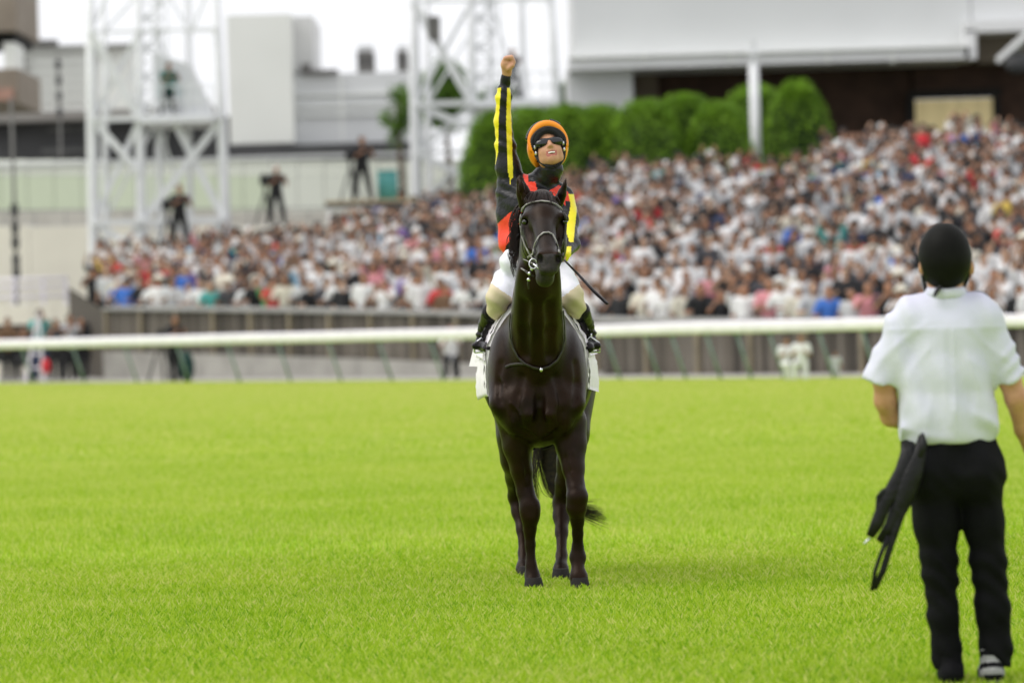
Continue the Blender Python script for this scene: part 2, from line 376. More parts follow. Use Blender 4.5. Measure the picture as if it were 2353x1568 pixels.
# ------------------------------------------------------------------ heads and hands inside a field
def add_head(f, c, R, s=1., fine=True):
    """c: centre between the ears; R: columns right, forward, up"""
    R = np.asarray(R, float); c = np.asarray(c, float)
    L = lambda x, y, z: c + s * (R @ np.array((x, y, z)))
    e = lambda p, r, k=.02, sub=False: f.ell(L(*p), [q * s for q in r], k * s, R, sub)
    e((0, -.012, .045), (.074, .094, .088)); e((0, .035, -.02), (.062, .062, .088), .03)
    e((0, .062, -.088), (.030, .026, .024), .035)
    for sx in (-1, 1):
        e((sx * .036, .055, -.03), (.028, .026, .03), .03); e((sx * .05, .02, -.07), (.022, .035, .03), .03)
        if fine:
            e((sx * .03, .092, .012), (.016, .012, .010), .01, True)
            e((sx * .03, .080, .012), (.013, .013, .012), .004)
            f.cone(L(sx * .012, .092, .032), L(sx * .048, .080, .034), .006 * s, .005 * s, .012 * s)
        e((sx * .077, -.006, -.004), (.009, .019, .031), .01)
        if fine: e((sx * .088, .002, -.004), (.006, .009, .017), .004, True)
    f.cone(L(0, .090, .02), L(0, .112, -.022), .008 * s, .012 * s, .012 * s)
    if fine:
        for sx in (-1, 1): e((sx * .011, .104, -.024), (.009, .009, .008), .006)
        for sx in (-1, 1): e((sx * .007, .112, -.034), (.004, .005, .006), .003, True)
        f.cone(L(-.024, .086, -.052), L(.024, .086, -.052), .006 * s, .006 * s, .008 * s)
        f.cone(L(0, .096, -.050), L(0, .092, -.049), .006 * s, .006 * s, .01 * s)
        f.cone(L(-.020, .084, -.073), L(.020, .084, -.073), .006 * s, .006 * s, .008 * s); f.cone(L(0, .092, -.072), L(0, .09, -.072), .006 * s, .006 * s, .01 * s)
        e((0, .098, -.062), (.021, .016, .007), .004, True)
def add_hand(f, w, R, s=1., curl=.6, grip=False, mirror=1, k=.006):
    """w wrist; R columns: across the palm towards the thumb, palm normal, along the fingers"""
    R = np.asarray(R, float); L = lambda x, y, z: np.asarray(w) + s * (R @ np.array((x * mirror, y, z)))
    f.cone(L(0, 0, -.01), L(.004, 0, .035), .026 * s, .030 * s, .012, sc=(1, 1, 1))
    f.cone(L(-.024, 0, .035), L(.022, 0, .075), .017 * s, .018 * s, .012); f.cone(L(.022, 0, .03), L(-.02, 0, .072), .017 * s, .017 * s, .012)
    ln = (.030, .040, .044, .040); ang0 = curl
    for i, x in enumerate((-.033, -.012, .010, .031)):
        p = np.array((x, 0., .078)); a = ang0 * (1 if i else 1.1); l = ln[i]; r = (.0085, .0095, .010, .0095)[i]
        for j, (lm, da) in enumerate(((1., 0), (.72, 1.15), (.55, .95))):
            aa = a + da * curl * 1.0; a = aa
            q = p + l * lm * np.array((0, math.sin(aa), math.cos(aa))); f.cone(L(*p), L(*q), r * s, r * .9 * s, k * .5 if j else k); p = q; r *= .93
    t = curl if not grip else 1.1
    f.cone(L(.028, .004, .022), L(.050 - .012 * t, .022 * t + .006, .052), .015 * s, .012 * s, k)
    f.cone(L(.050 - .012 * t, .022 * t + .006, .052), L(.050 - .045 * t, .036 * t + .006, .075 - .006 * t), .012 * s, .0095 * s, .003)
def frame(fw, up=(0, 0, 1)):
    f = Vector(fw).normalized(); r = f.cross(Vector(up)).normalized(); u = r.cross(f).normalized(); return np.array([r, f, u]).T

# ------------------------------------------------------------------ horse
HD = 25.0
def horse():
    root = empty('horse', P(1258, 1355, HD) * (1, 1, 0), 'dark brown racehorse walking towards the viewer with a rider on its back', 'horse')
    f = Field((-.42, 23.7, -.02), (.74, 26.95, 2.45), .0115)
    sc = (.64, 1, 1)
    # trunk
    f.ell(P(1232, 858, 25.35), (.262, .50, .41), .06); f.ell(P(1234, 862, 25.9), (.318, .52, .35), .08)
    f.ell(P(1240, 850, 26.35), (.262, .34, .35), .08); f.cone(P(1236, 700, 25.3), P(1238, 716, 26.3), .10, .14, .1)
    f.ell(P(1234, 830, 25.05), (.235, .30, .33), .08)
    # shoulders and breast
    for cx, s in ((1163, -1), (1305, 1)):
        f.ell(P(cx, 870, 25.02), (.10, .20, .27), .05); f.ell(P(cx - s * 3, 925, 24.93), (.082, .13, .14), .035)
        f.cone(P(cx + s * 8, 800, 25.2), P(cx + s * 4, 925, 24.86), .07, .085, .03)
    for cx, s in ((1208, -1), (1268, 1)):
        f.ell(P(cx, 930, 24.83), (.095, .10, .14), .05); f.ell(P(cx + s * 22, 965, 24.86), (.07, .09, .09), .04); f.ell(P(cx - s * 8, 952, 24.745), (.028, .03, .026), .03)
    f.ell(P(1238, 985, 25.0), (.13, .22, .10), .04)
    # neck
    f.chain([(P(1234, 850, 25.02), .27), (P(1233, 770, 24.90), .228), (P(1233, 700, 24.74), .192), (P(1235, 640, 24.62), .165), (P(1239, 560, 24.55), .145), (P(1243, 490, 24.52), .118)], .05, sc)
    for sx in (-1, 1): f.cone(P(1234 + sx * 36, 800, 24.86), P(1238 + sx * 30, 620, 24.50), .05, .04, .04)
    # head
    f.ell(P(1247, 510, 24.42), (.108, .12, .125), .04); f.cone(P(1246, 470, 24.47), P(1247, 500, 24.34), .075, .082, .04)
    for cx in (1219, 1282): f.ell(P(cx, 552, 24.42), (.048, .11, .125), .04)
    f.cone(P(1247, 505, 24.32), P(1258, 590, 24.03), .066, .050, .04); f.cone(P(1249, 560, 24.34), P(1256, 610, 24.10), .085, .055, .04)
    f.ell(P(1261, 602, 24.02), (.064, .065, .060), .03)
    for cx in (1242, 1281): f.ell(P(cx, 592, 23.985), (.027, .030, .034), .015)
    f.ell(P(1260, 620, 23.99), (.050, .045, .032), .02); f.ell(P(1252, 639, 24.05), (.043, .05, .040), .03)
    f.cone(P(1251, 640, 24.08), P(1247, 600, 24.36), .04, .055, .04)
    for cx, s in ((1206, -1), (1297, 1)):
        f.cone(P(cx + 4 * -s, 497, 24.33), P(cx + s * 2, 503, 24.37), .022, .022, .02); f.cone(P(cx, 522, 24.35), P(cx + 12 * -s, 575, 24.25), .014, .010, .02)
        f.ell(P(cx - s * 0, 509, 24.325), (.022, .024, .017), .008, sub=True)
    f.cone(P(1248, 455, 24.5), P(1250, 500, 24.33), .03, .03, .03)
    for cx, cy in ((1242, 592), (1281, 592)): f.ell(P(cx + (1 if cx > 1260 else -1), cy + 2, 23.955), (.0165, .045, .024), .006, sub=True)
    f.cone(P(1236, 632, 23.985), P(1272, 631, 23.985), .0075, .0075, .006, sub=True)
    f.cone(P(1261, 598, 23.93), P(1260, 612, 23.93), .007, .007, .01, sub=True)
    # ears
    f.chain([(P(1207, 468, 24.52), .040), (P(1201, 440, 24.50), .036), (P(1195, 415, 24.48), .021), (P(1194, 402, 24.48), .007)], .012, (1, .7, 1))
    f.chain([(P(1203, 458, 24.455), .018), (P(1198, 430, 24.45), .019), (P(1196, 412, 24.45), .006)], .006)
    f.D[f.D > 50] = 9
    f.cone(P(1201, 455, 24.44), P(1197, 425, 24.43), .019, .014, .006, sub=True)
    f.chain([(P(1284, 462, 24.52), .036), (P(1291, 445, 24.50), .029), (P(1297, 425, 24.48), .015), (P(1300, 408, 24.48), .005)], .012, (.8, 1, 1))
    # fore legs
    f.chain([(P(1177, 960, 24.97), .088), (P(1188, 1025, 24.97), .078), (P(1198, 1080, 24.98), .058), (P(1207, 1130, 24.98), .047), (P(1216, 1160, 24.965), .052), (P(1218, 1185, 24.965), .049), (P(1217, 1215, 24.985), .034), (P(1218, 1250, 25.0), .0265), (P(1220, 1298, 25.0), .029), (P(1223, 1322, 25.0), .041), (P(1223, 1337, 24.975), .036), (P(1225, 1347, 24.96), .043)], .02)
    f.cone(P(1190, 1010, 24.92), P(1196, 1075, 24.94), .055, .035, .03); f.ell(P(1230, 1168, 24.95), (.026, .03, .045), .02); f.ell(P(1206, 1172, 24.95), (.026, .03, .04), .02)
    f.chain([(P(1306, 970, 24.96), .102), (P(1312, 1020, 24.93), .083), (P(1317, 1075, 24.88), .060), (P(1322, 1115, 24.84), .048), (P(1326, 1140, 24.80), .056), (P(1324, 1165, 24.81), .053), (P(1326, 1195, 24.85), .036), (P(1327, 1225, 24.88), .029), (P(1327, 1255, 24.90), .030), (P(1327, 1279, 24.91), .044), (P(1327, 1303, 24.885), .031), (P(1329, 1322, 24.87), .046), (P(1331, 1340, 24.86), .050)], .02)
    f.cone(P(1300, 1010, 24.90), P(1312, 1070, 24.86), .06, .035, .03)
    f.cone(P(1292, 1030, 25.0), P(1302, 1085, 24.93), .04, .018, .03)
    # hind legs
    f.chain([(P(1176, 900, 26.3), .19), (P(1176, 1000, 26.2), .125), (P(1175, 1050, 26.22), .09), (P(1180, 1095, 26.33), .066)], .03, (.68, 1, 1)); f.chain([(P(1180, 1095, 26.33), .045), (P(1186, 1140, 26.45), .046), (P(1192, 1175, 26.42), .040), (P(1199, 1215, 26.36), .030), (P(1202, 1270, 26.28), .027), (P(1202, 1305, 26.2), .038), (P(1207, 1320, 26.12), .033), (P(1210, 1330, 26.08), .045)], .03)
    f.chain([(P(1318, 890, 26.25), .19), (P(1318, 990, 26.1), .125), (P(1305, 1060, 26.02), .09), (P(1297, 1105, 26.05), .07)], .03, (.68, 1, 1)); f.chain([(P(1297, 1105, 26.05), .05), (P(1291, 1155, 26.12), .050), (P(1290, 1185, 26.08), .046), (P(1290, 1222, 26.0), .033), (P(1290, 1275, 25.9), .029), (P(1288, 1308, 25.82), .040), (P(1287, 1322, 25.78), .034), (P(1288, 1337, 25.74), .046)], .03)
    for p in ((1186, 1128, 26.52), (1290, 1143, 26.2)): f.ell(P(*p), (.026, .05, .05), .02)
    # small relief: veins and muscle edges
    rg = random.Random(5)
    def vein(pts, r=.0045):
        q = []
        for (vx, vy) in pts:
            o = P(vx, vy, 23.3); d = P(vx, vy, 26) - o; c = f.cast(o, d, .001)
            if c is not None: q.append((c, r))
        if len(q) > 1: f.chain(q, .008)
    def groove(pts, r=.010, k=.03):
        q = []
        for (vx, vy) in pts:
            o = P(vx, vy, 23.3); d = P(vx, vy, 26) - o; c = f.cast(o, d, .0)
            if c is not None: q.append(c)
        for a, c in zip(q[:-1], q[1:]): f.cone(a, c, r, r, k, sub=True)
    groove([(1240, 885), (1239, 920), (1240, 955), (1240, 992)], .014, .035)
    groove([(1200, 865), (1190, 905), (1186, 945), (1192, 985)], .011, .03); groove([(1276, 865), (1288, 905), (1290, 945), (1284, 985)], .011, .03)
    groove([(1150, 835), (1146, 880), (1150, 925)], .010, .03); groove([(1322, 835), (1326, 880), (1320, 925)], .010, .03)
    groove([(1196, 985), (1212, 998), (1226, 1004)], .010, .025); groove([(1284, 988), (1268, 1000), (1252, 1006)], .010, .025)
    groove([(1204, 1050), (1211, 1090), (1214, 1120)], .006, .02); groove([(1300, 1050), (1306, 1085)], .006, .02)
    groove([(1206, 700), (1202, 760), (1205, 815)], .014, .05); groove([(1262, 700), (1266, 760), (1264, 815)], .014, .05)
    groove([(1222, 530), (1228, 550), (1234, 575)], .006, .015); groove([(1278, 530), (1280, 550)], .006, .015)
    vein([(1212, 530), (1219, 548), (1217, 565), (1228, 580)]); vein([(1288, 525), (1284, 548), (1290, 560)])
    vein([(1165, 900), (1172, 925), (1168, 950), (1180, 975)], .006); vein([(1172, 925), (1186, 935), (1196, 955)], .006)
    vein([(1190, 1040), (1200, 1075), (1207, 1110)], .006); vein([(1318, 1030), (1310, 1065), (1316, 1100)], .006); vein([(1150, 860), (1158, 890), (1152, 915)], .007)
    def pick(c):
        mz = np.zeros(len(c), int); pz = P(1258, 585, 24.1)
        mz[(c[:, 1] < 24.25) & (c[:, 2] < pz[2]) & (c[:, 2] > pz[2] - .4)] = 1; return mz
    part('body', f.mesh('horse_body', [M_horse, M_muzz], pick), root)
    # eyes
    for cx in (1207, 1296):
        b = MB(); b.ball(P(cx, 509.5, 24.345), .0185, 14); part('eye', b.mesh('horse_eye', M_eye, True), root)
    # hooves
    for (vx, vy, d) in ((1226, 1348, 24.95), (1332, 1342, 24.85), (1211, 1330, 26.07), (1289, 1338, 25.73)):
        p = P(vx, vy, d); b = MB(); V = []; n = 14
        for (zz, r, oy) in ((0.003, .062, -.018), (.03, .057, -.012), (.075, .046, .0)):
            for j in range(n): a = 2 * math.pi * j / n; V.append((p[0] + r * .95 * math.cos(a), p[1] + oy + r * math.sin(a) * 1.12, zz))
        b.add(V, [tuple(range(n))[::-1]] + [(i * n + j, i * n + (j + 1) % n, (i + 1) * n + (j + 1) % n, (i + 1) * n + j) for i in (0, 1) for j in range(n)] + [tuple(range(2 * n, 3 * n))])
        part('hoof', b.mesh('hoof', M_hoof, True), root)
    # tail, mane, forelock: tapered strands
    def strands(name, roots, M, r=.0022, n=5):
        b = MB()
        for pts in roots:
            # catmull-rom through the control points
            q = [np.array(p) for p in pts]; q = [2 * q[0] - q[1]] + q + [2 * q[-1] - q[-2]]; o = []
            for i in range(1, len(q) - 2):
                for t in np.linspace(0, 1, 5, endpoint=False):
                    o.append(.5 * ((2 * q[i]) + (-q[i - 1] + q[i + 1]) * t + (2 * q[i - 1] - 5 * q[i] + 4 * q[i + 1] - q[i + 2]) * t * t + (-q[i - 1] + 3 * q[i] - 3 * q[i + 1] + q[i + 2]) * t ** 3))
            o.append(q[-2]); L = len(o); b.tube(o, [r * (1 - .85 * i / (L - 1)) + .0003 for i in range(L)], 3, cap=False)
        part(name, b.mesh(name, M, True), root)
    R = []
    for i in range(300):
        a, c, e = rg.gauss(0, 1), rg.gauss(0, 1), rg.random()
        if i % 7 == 0:    # loose hairs on the left edge of the tail
            R.append([P(1246, 860, 26.66), P(1232 + a * 6, 1010, 26.72), P(1226 + a * 5, 1080, 26.7), P(1232 + c * 6, 1130 + e * 30, 26.7)])
        else:
            x0 = 1252 + a * 5
            end = P(1350 + 44 * e + c * 5, 1176 + c * 14 + 8 * e, 26.66) if rg.random() < .8 else P(1276 + c * 8, 1150 + e * 30, 26.68)
            R.append([P(x0, 860, 26.64), P(1254 + a * 11, 1000, 26.74), P(1262 + a * 10, 1065, 26.74), P(1279 + a * 9 + c * 2, 1130 + c * 4, 26.72), (P(1305 + c * 4, 1162 + c * 6, 26.7) if end[0] > P(1310, 1178, 26.66)[0] else P(1284 + c * 3, 1142, 26.7)), end])
    strands('tail', R, M_tail, .0031)
    R = []
    for i in range(190):
        t = rg.random(); a = rg.gauss(0, 1); c = rg.gauss(0, 1)
        y0 = 458 + 120 * t; R.append([P(1228 + a * 5, y0, 24.66 + .12 * t), P(1196 + a * 4, y0 + 8 + c * 3, 24.68 + .1 * t), P(1181 + a * 5 - 6 * math.sin(t * 3), y0 + 34 + c * 6, 24.66 + .1 * t), P(1184 + a * 4, y0 + 60 + c * 10, 24.64 + .1 * t)])
    strands('mane', R, M_mane, .003)
    R = []
    for i in range(70):
        a = rg.gauss(0, 1); c = rg.gauss(0, 1); R.append([P(1246 + a * 9, 448, 24.50), P(1246 + a * 11, 441 + c, 24.42), P(1246 + a * 16 + c, 455 + 5 * rg.random(), 24.335), P(1246 + a * 17, 466 + 8 * rg.random(), 24.31)])
    strands('forelock', R, M_mane, .002)
    # bridle
    def stick(pts, off=.006, y=23.5, far=2.4):
        o = []
        for (vx, vy) in pts:
            s = P(vx, vy, y); d = P(vx, vy, 27) - s; c = f.cast(s, d, off, far)
            if c is not None: o.append(c)
        return o
    def dense(pts, n=6):
        o = []
        for (a, b) in zip(pts[:-1], pts[1:]):
            for t in np.linspace(0, 1, n, endpoint=False): o.append((a[0] + (b[0] - a[0]) * t, a[1] + (b[1] - a[1]) * t))
        return o + [pts[-1]]
    def strap(name, pts, r, M, parent=None, off=.005, flat=.45, y=23.5):
        q = stick(dense(pts), off, y); nr = [f.grad(p) for p in q]
        b = MB(); b.tube(q, r, 6, nrm=nr, flat=flat); return part(name, b.mesh(name, M, True), parent or root)
    br = empty('bridle', (0, 0, 0), None, None); br.parent = root; br.location = Vector(P(1247, 470, 24.4)) - root.location
    strap('browband', [(1198, 490), (1200, 480), (1208, 470), (1222, 464), (1243, 461), (1262, 463), (1276, 468), (1288, 477), (1293, 484)], .0070, M_greystrap, br, .006)
    strap('cheek_strap', [(1197, 488), (1194, 505), (1195, 520), (1199, 545), (1206, 565), (1215, 582), (1224, 596)], .0075, M_greystrap, br, .007)
    strap('cheek_strap', [(1294, 484), (1300, 505), (1299, 530), (1296, 560), (1293, 590)], .0075, M_strap, br, .007)
    strap('noseband', [(1212, 592), (1224, 583), (1225, 572), (1229, 558), (1237, 543), (1248, 534), (1260, 533), (1270, 538), (1277, 552), (1282, 566), (1285, 580)], .0068, M_greystrap, br, .006)
    strap('throat_strap', [(1199, 515), (1198, 545), (1201, 575), (1212, 600), (1228, 608)], .006, M_strap, br, .008)
    # bit ring, curb pieces
    q = P(1225, 606, 24.045); b = MB(); ring = [q + np.array((.021 * math.cos(a), .006 * math.sin(a), .026 * math.sin(a))) for a in np.linspace(0, 2 * math.pi, 21)]
    b.tube(ring, .0042, 6); b.tube([q + (.0, -.004, .0), q + (.05, -.015, -.045)], .006, 6); part('bit', b.mesh('bit', M_metal, True), br)
    b = MB(); q0 = P(1214, 622, 24.07)
    b.tube([q, P(1219, 622, 24.06), P(1216, 640, 24.08), P(1213, 650, 24.1), P(1215, 664, 24.1)], .006, 5); b.tube([P(1206, 622, 24.1), P(1214, 630, 24.07), P(1226, 634, 24.05)], .005, 5)
    for pp in ((1216, 628), (1214, 642), (1222, 618)):
        b.ball(P(pp[0], pp[1], 24.05), .010, 8, 1)
    part('curb_strap', b.mesh('curb_strap', [M_strap, M_metal], True), br)
    # reins and neck strap
    b = MB(); b.tube([P(1210, 624, 24.1), P(1200, 618, 24.4), P(1190, 608, 24.75), P(1187, 590, 25.0), P(1190, 588, 25.12)], .0065, 6, flat=.5); b.tube([P(1226, 606, 24.05), P(1204, 596, 24.4), P(1190, 592, 24.9)], .005, 6, flat=.5)
    part('rein', b.mesh('rein', M_greystrap, True), root)
    b = MB(); b.tube([P(1286, 604, 24.08), P(1291, 600, 24.4), P(1290, 596, 24.8), P(1287, 592, 25.0)], .0065, 6, flat=.5); part('rein', b.mesh('rein', M_strap, True), root)
    strap('neck_strap', [(1172, 722), (1170, 750), (1172, 778), (1178, 800), (1190, 822), (1206, 836), (1224, 844), (1243, 848), (1262, 842), (1280, 828), (1292, 806), (1298, 780), (1297, 745), (1294, 715)], .0085, M_strap, None, .007)
    strap('neck_strap', [(1160, 843), (1172, 838), (1186, 836), (1206, 836)], .0085, M_strap, None, .007)
    p = stick([(1243, 849)], .014)[0]; b = MB(); b.ball(p, (.010, .008, .013), 8); part('buckle', b.mesh('buckle', M_metal, True), root)
    # saddle cloth: a padded sheet that follows the back and flanks
    cx = P(1234, 850, 25.5); ny, na = 20, 60
    def sheet(name, y0, y1, a0, a1, off, M, thick=.014, flare=0., fr=.0):
        V = []; cz = 1.20
        for side in (0, 1):
            for i in range(ny):
                yy = y0 + (y1 - y0) * i / (ny - 1)
                for j in range(na):
                    a = a0 + (a1 - a0) * j / (na - 1)
                    d = np.array((math.sin(a), 0, math.cos(a))); c0 = np.array((cx[0] - .005, yy, cz))
                    lo, hi = .12, .75; R_ = hi; r_ = hi
                    while r_ > lo:
                        if f.sample(c0 + d * r_) < 0: break
                        r_ -= .008
                    e = abs(a) / max(abs(a0), abs(a1)); rr = r_ + off + (thick if side else 0) + flare * max(0, e - .8) / .2 * (i / (ny - 1)) + .004 * math.sin(yy * 40 + a * 3)
                    V.append(c0 + d * rr)
        Fl = []
        N = ny * na
        for i in range(ny - 1):
            for j in range(na - 1):
                a = i * na + j; Fl.append((a, a + 1, a + na + 1, a + na)); Fl.append((N + a, N + a + na, N + a + na + 1, N + a + 1))
        for i in range(ny - 1):
            for j in (0, na - 1): a = i * na + j; Fl.append((a, a + na, N + a + na, N + a))
        for j in range(na - 1):
            for i in (0, ny - 1): a = i * na + j; Fl.append((a, a + 1, N + a + 1, N + a))
        return part(name, raw_mesh(name, V, np.array(Fl), [M], None, True), root)
    sheet('saddle_cloth', 25.17, 26.0, -2.03, 1.95, .006, M_cloth, .022, .02)
    sheet('saddle_pad', 25.25, 25.85, -1.35, 1.35, .034, M_cloth, .012, .0)
    sheet('saddle', 25.28, 25.75, -1.0, 1.0, .05, M_boot, .03)
    sheet('girth', 25.48, 25.56, -3.1, 3.1, .034, M_strap, .006)
    for pts in (((1090, 789, 25.95), (1077, 841, 26.0), (1110, 842, 25.8), (1118, 800, 25.75)), ((1342, 806, 25.75), (1342, 848, 25.8), (1352, 847, 25.9), (1366, 829, 25.95), (1355, 806, 25.9))):
        V = [P(*q) for q in pts]; n = len(V); V += [v + np.array((0, .006, .0)) for v in V]
        b = MB(); b.add(V, [tuple(range(n)), tuple(range(2 * n - 1, n - 1, -1))] + [(i, (i + 1) % n, n + (i + 1) % n, n + i) for i in range(n)]); part('cloth_flap', b.mesh('cloth_flap', M_cloth), root)
    # stirrups
    for vx, s in ((1110, -1), (1357, 1)):
        b = MB(); b.tube([P(vx - s * 9, 720, 25.45), P(vx, 760, 25.42), P(vx, 786, 25.40)], .008, 6, flat=.4)
        c = P(vx, 796, 25.36); b.tube([c + (-.05, 0, -.03), c + (-.045, 0, .02), c + (0, 0, .055), c + (.045, 0, .02), c + (.05, 0, -.03), c + (-.05, 0, -.03)], .006, 6); part('stirrup', b.mesh('stirrup', M_metal, True), root)
    return f
HF = horse()

# ------------------------------------------------------------------ jockey
def jockey():
    root = empty('person', P(1235, 640, 25.5), 'rider in black, red and yellow silks raising one fist on the horse', 'jockey')
    hc = P(1261, 350, 25.42); R = frame((.12, -1, .56)); tw = Matrix.Rotation(math.radians(-7), 3, 'Y'); R = np.array(tw) @ R
    f = Field((-.24, 25.0, 1.18), (.62, 25.85, 2.98), .0072)
    add_head(f, hc, R, .97)
    nk = hc + R @ np.array((0, -.02, -.07))
    f.cone(nk, P(1240, 425, 25.52), .050, .045, .02)
    f.chain([(P(1235, 440, 25.52), .11), (P(1232, 520, 25.52), .12), (P(1235, 625, 25.55), .13)], .03)
    f.chain([(P(1175, 418, 25.52), .045), (P(1160, 320, 25.50), .028), (P(1157, 205, 25.48), .018), (P(1162, 182, 25.47), .019), (P(1165, 166, 25.46), .0235)], .01)
    w_ = P(1164, 168, 25.46); Rh = np.array([(.15, -.98, -.1), (.97, .17, -.15), (.12, -.05, .99)]).T
    # clenched fist: palm block, four curled fingers facing right, thumb across
    g = lambda x, y, z: P(1166, 150, 25.45) + np.array((x, y, z))
    f.cone(w_, g(-.004, 0, -.005), .026, .032, .012); f.ell(g(-.008, .0, .006), (.030, .040, .036), .012)
    for i, yy in enumerate((-.030, -.010, .010, .029)):
        rr = (.0125, .0135, .013, .0115)[i]; zz = (.0, .004, .002, -.003)[i]
        f.cone(g(-.012, yy, .034 + zz), g(.022, yy, .040 + zz), rr, rr, .005); f.cone(g(.022, yy, .040 + zz), g(.034, yy * .95, .014 + zz), rr, rr * .95, .003); f.cone(g(.034, yy * .95, .014 + zz), g(.014, yy * .9, .0 + zz), rr * .95, rr * .85, .003)
    f.cone(g(.004, -.030, -.022), g(.026, -.038, -.006), .016, .0135, .006); f.cone(g(.026, -.038, -.006), g(.036, -.022, .016), .0135, .0105, .003)
    f.chain([(P(1294, 462, 25.5), .04), (P(1306, 510, 25.40), .030), (P(1309, 558, 25.26), .026), (P(1290, 594, 25.04), .022)], .01)
    for (p, sx) in ((P(1287, 598, 24.98), 1), (P(1192, 592, 25.12), 0)):
        add_hand(f, p, np.array([(0, 0, 1), (-1, 0, 0) if sx else (1, 0, 0), (0, -1, 0)]).T, .9, 1.3, True)
    for s, pts in ((-1, [(P(1205, 640, 25.5), .06), (P(1165, 655, 25.35), .05), (P(1146, 684, 25.22), .038), (P(1130, 720, 25.3), .03), (P(1122, 750, 25.42), .028), (P(1113, 780, 25.46), .025)]), (1, [(P(1265, 640, 25.5), .06), (P(1296, 657, 25.35), .05), (P(1312, 684, 25.22), .038), (P(1332, 720, 25.3), .03), (P(1341, 745, 25.42), .028), (P(1350, 780, 25.46), .025)])): f.chain(pts, .02)
    def pick(c):
        d = (c - hc) @ R; m = np.zeros(len(c), int)
        m[(np.abs(d[:, 0]) < .03) & (d[:, 1] > .082) & (d[:, 2] < -.045) & (d[:, 2] > -.079)] = 1; return m
    part('body', f.mesh('rider_body', [M_skin, M_lip], pick), root)
    L = lambda x, y, z: hc + R @ (.97 * np.array((x, y, z)))
    b = MB()
    for i in range(-3, 4):
        c = [L(i * .0055 + sx * .0024, .099 - abs(i) * .0015 + o, z) for o in (0, -.006) for (sx, z) in ((-1, -.063), (1, -.063), (1, -.055), (-1, -.055))]; b.hexa([c[0], c[1], c[5], c[4], c[3], c[2], c[6], c[7]])
    part('teeth', b.mesh('teeth', M_teeth), root)
    # jacket
    j = Field((-.20, 25.0, 1.62), (.50, 25.75, 2.90), .0047)
    j.ell(P(1228, 480, 25.5), (.195, .135, .19), .04); j.ell(P(1224, 560, 25.5), (.185, .135, .12), .05)
    j.cone(P(1180, 440, 25.52), P(1282, 452, 25.50), .075, .07, .05); j.cone(P(1160, 540, 25.5), P(1163, 440, 25.52), .04, .05, .05)
    j.chain([(P(1176, 425, 25.52), .078), (P(1167, 385, 25.51), .066), (P(1161, 335, 25.50), .053), (P(1155, 280, 25.49), .045), (P(1157, 225, 25.48), .040), (P(1158, 208, 25.48), .037)], .03)
    j.chain([(P(1157, 212, 25.48), .032), (P(1160, 190, 25.475), .029), (P(1163, 176, 25.468), .0285)], .006)
    j.chain([(P(1293, 460, 25.5), .068), (P(1306, 510, 25.40), .054), (P(1310, 560, 25.26), .046), (P(1296, 588, 25.08), .034)], .03)
    j.cone(nk + (0, .01, -.025), P(1240, 425, 25.52), .066, .080, .02)
    X, Y, Z = j.grid(); ax = P(1160, 300, 25.5)
    arm = np.clip((Z - 2.1) / .1, 0, 1)
    j.D += (.0035 * np.sin(Z * 95 + X * 60 + 20 * Y) * (.5 + .5 * np.sin(Z * 23 + 1)) * arm + .0045 * np.sin(X * 42 - Z * 35 + 9 * np.sin(Z * 9)) * (1 - arm)).astype(np.float32)
    j.ell(hc + (0, -.02, 0.02), (.09, .11, .08), .01, sub=True)
    mats_j = [M_silkblack, M_silkred, M_silkyel]
    def pickj(c):
        m = np.zeros(len(c), int)
        vx = np.empty(len(c)); vy = np.empty(len(c))
        q = c - np.array((0, 0, CAMZ)); z = q @ np.array(fwd); vx = CX + F * (q @ np.array(rgt)) / z; vy = CY - F * (q @ np.array(upv)) / z
        # sash: two bands crossing on chest and back
        xx = c[:, 0] - P(1232, 500, 25.5)[0]; zz = c[:, 2] - P(1232, 500, 25.5)[2]
        s1 = np.abs(xx * .80 + zz * .60 - .02) < .042; s2 = np.abs(-xx * .80 + zz * .60 - .02) < .042
        tor = (vy > 385)
        arml = ((c[:, 0] - P(1166, 400, 25.5)[0]) < .03) & (vy < 405 + .9 * np.clip(1196 - vx, 0, 60))
        armr = (vx > 1299) & (vy > 440)
        front = c[:, 1] < 25.52
        def inside(poly):
            ins = np.zeros(len(vx), bool); n_ = len(poly)
            for a_ in range(n_):
                (x1, y1), (x2, y2) = poly[a_], poly[(a_ + 1) % n_]
                cr_ = ((y1 > vy) != (y2 > vy)) & (vx < (x2 - x1) * (vy - y1) / ((y2 - y1) or 1e-9) + x1); ins ^= cr_
            return ins
        redf = inside([(1201, 403), (1206, 392), (1213, 388), (1221, 392), (1230, 420), (1238, 455), (1262, 520), (1235, 520), (1213, 450)]) | inside([(1318, 462), (1308, 446), (1296, 432), (1284, 425), (1252, 444), (1212, 470), (1170, 489), (1142, 515), (1135, 551), (1155, 600), (1162, 564), (1193, 530), (1250, 490), (1290, 462), (1300, 475)])
        m[((redf & front) | ((s1 | s2) & ~front & ~armr)) & tor & ~arml] = 1
        # sleeve stripes run along the arm, two per sleeve
        st = ((vx < np.interp(vy, [200, 245, 290, 350, 378], [1151, 1147.5, 1145, 1144, 1138])) & (vy < 378)) | ((vx > np.interp(vy, [200, 290, 350, 396, 414], [1165, 1162.5, 1164.5, 1167, 1171])) & (vx < np.interp(vy, [200, 290, 330, 350, 392, 402, 414], [1185, 1185, 1177.5, 1180.5, 1190, 1183, 1172])))
        m[arml & st & (vy > 202)] = 2
        m[(armr) & (vx > 1305 + 5 * np.sin((vy - 446) / 16.)) & (vy > 446) & (vx < 1325 - .10 * np.abs(vy - 480)) & (vy < 556)] = 2
        m[armr & (vy > 556) & (vy < 562)] = 0; m[armr & (vy > 566) & (vx < 1312)] = 2
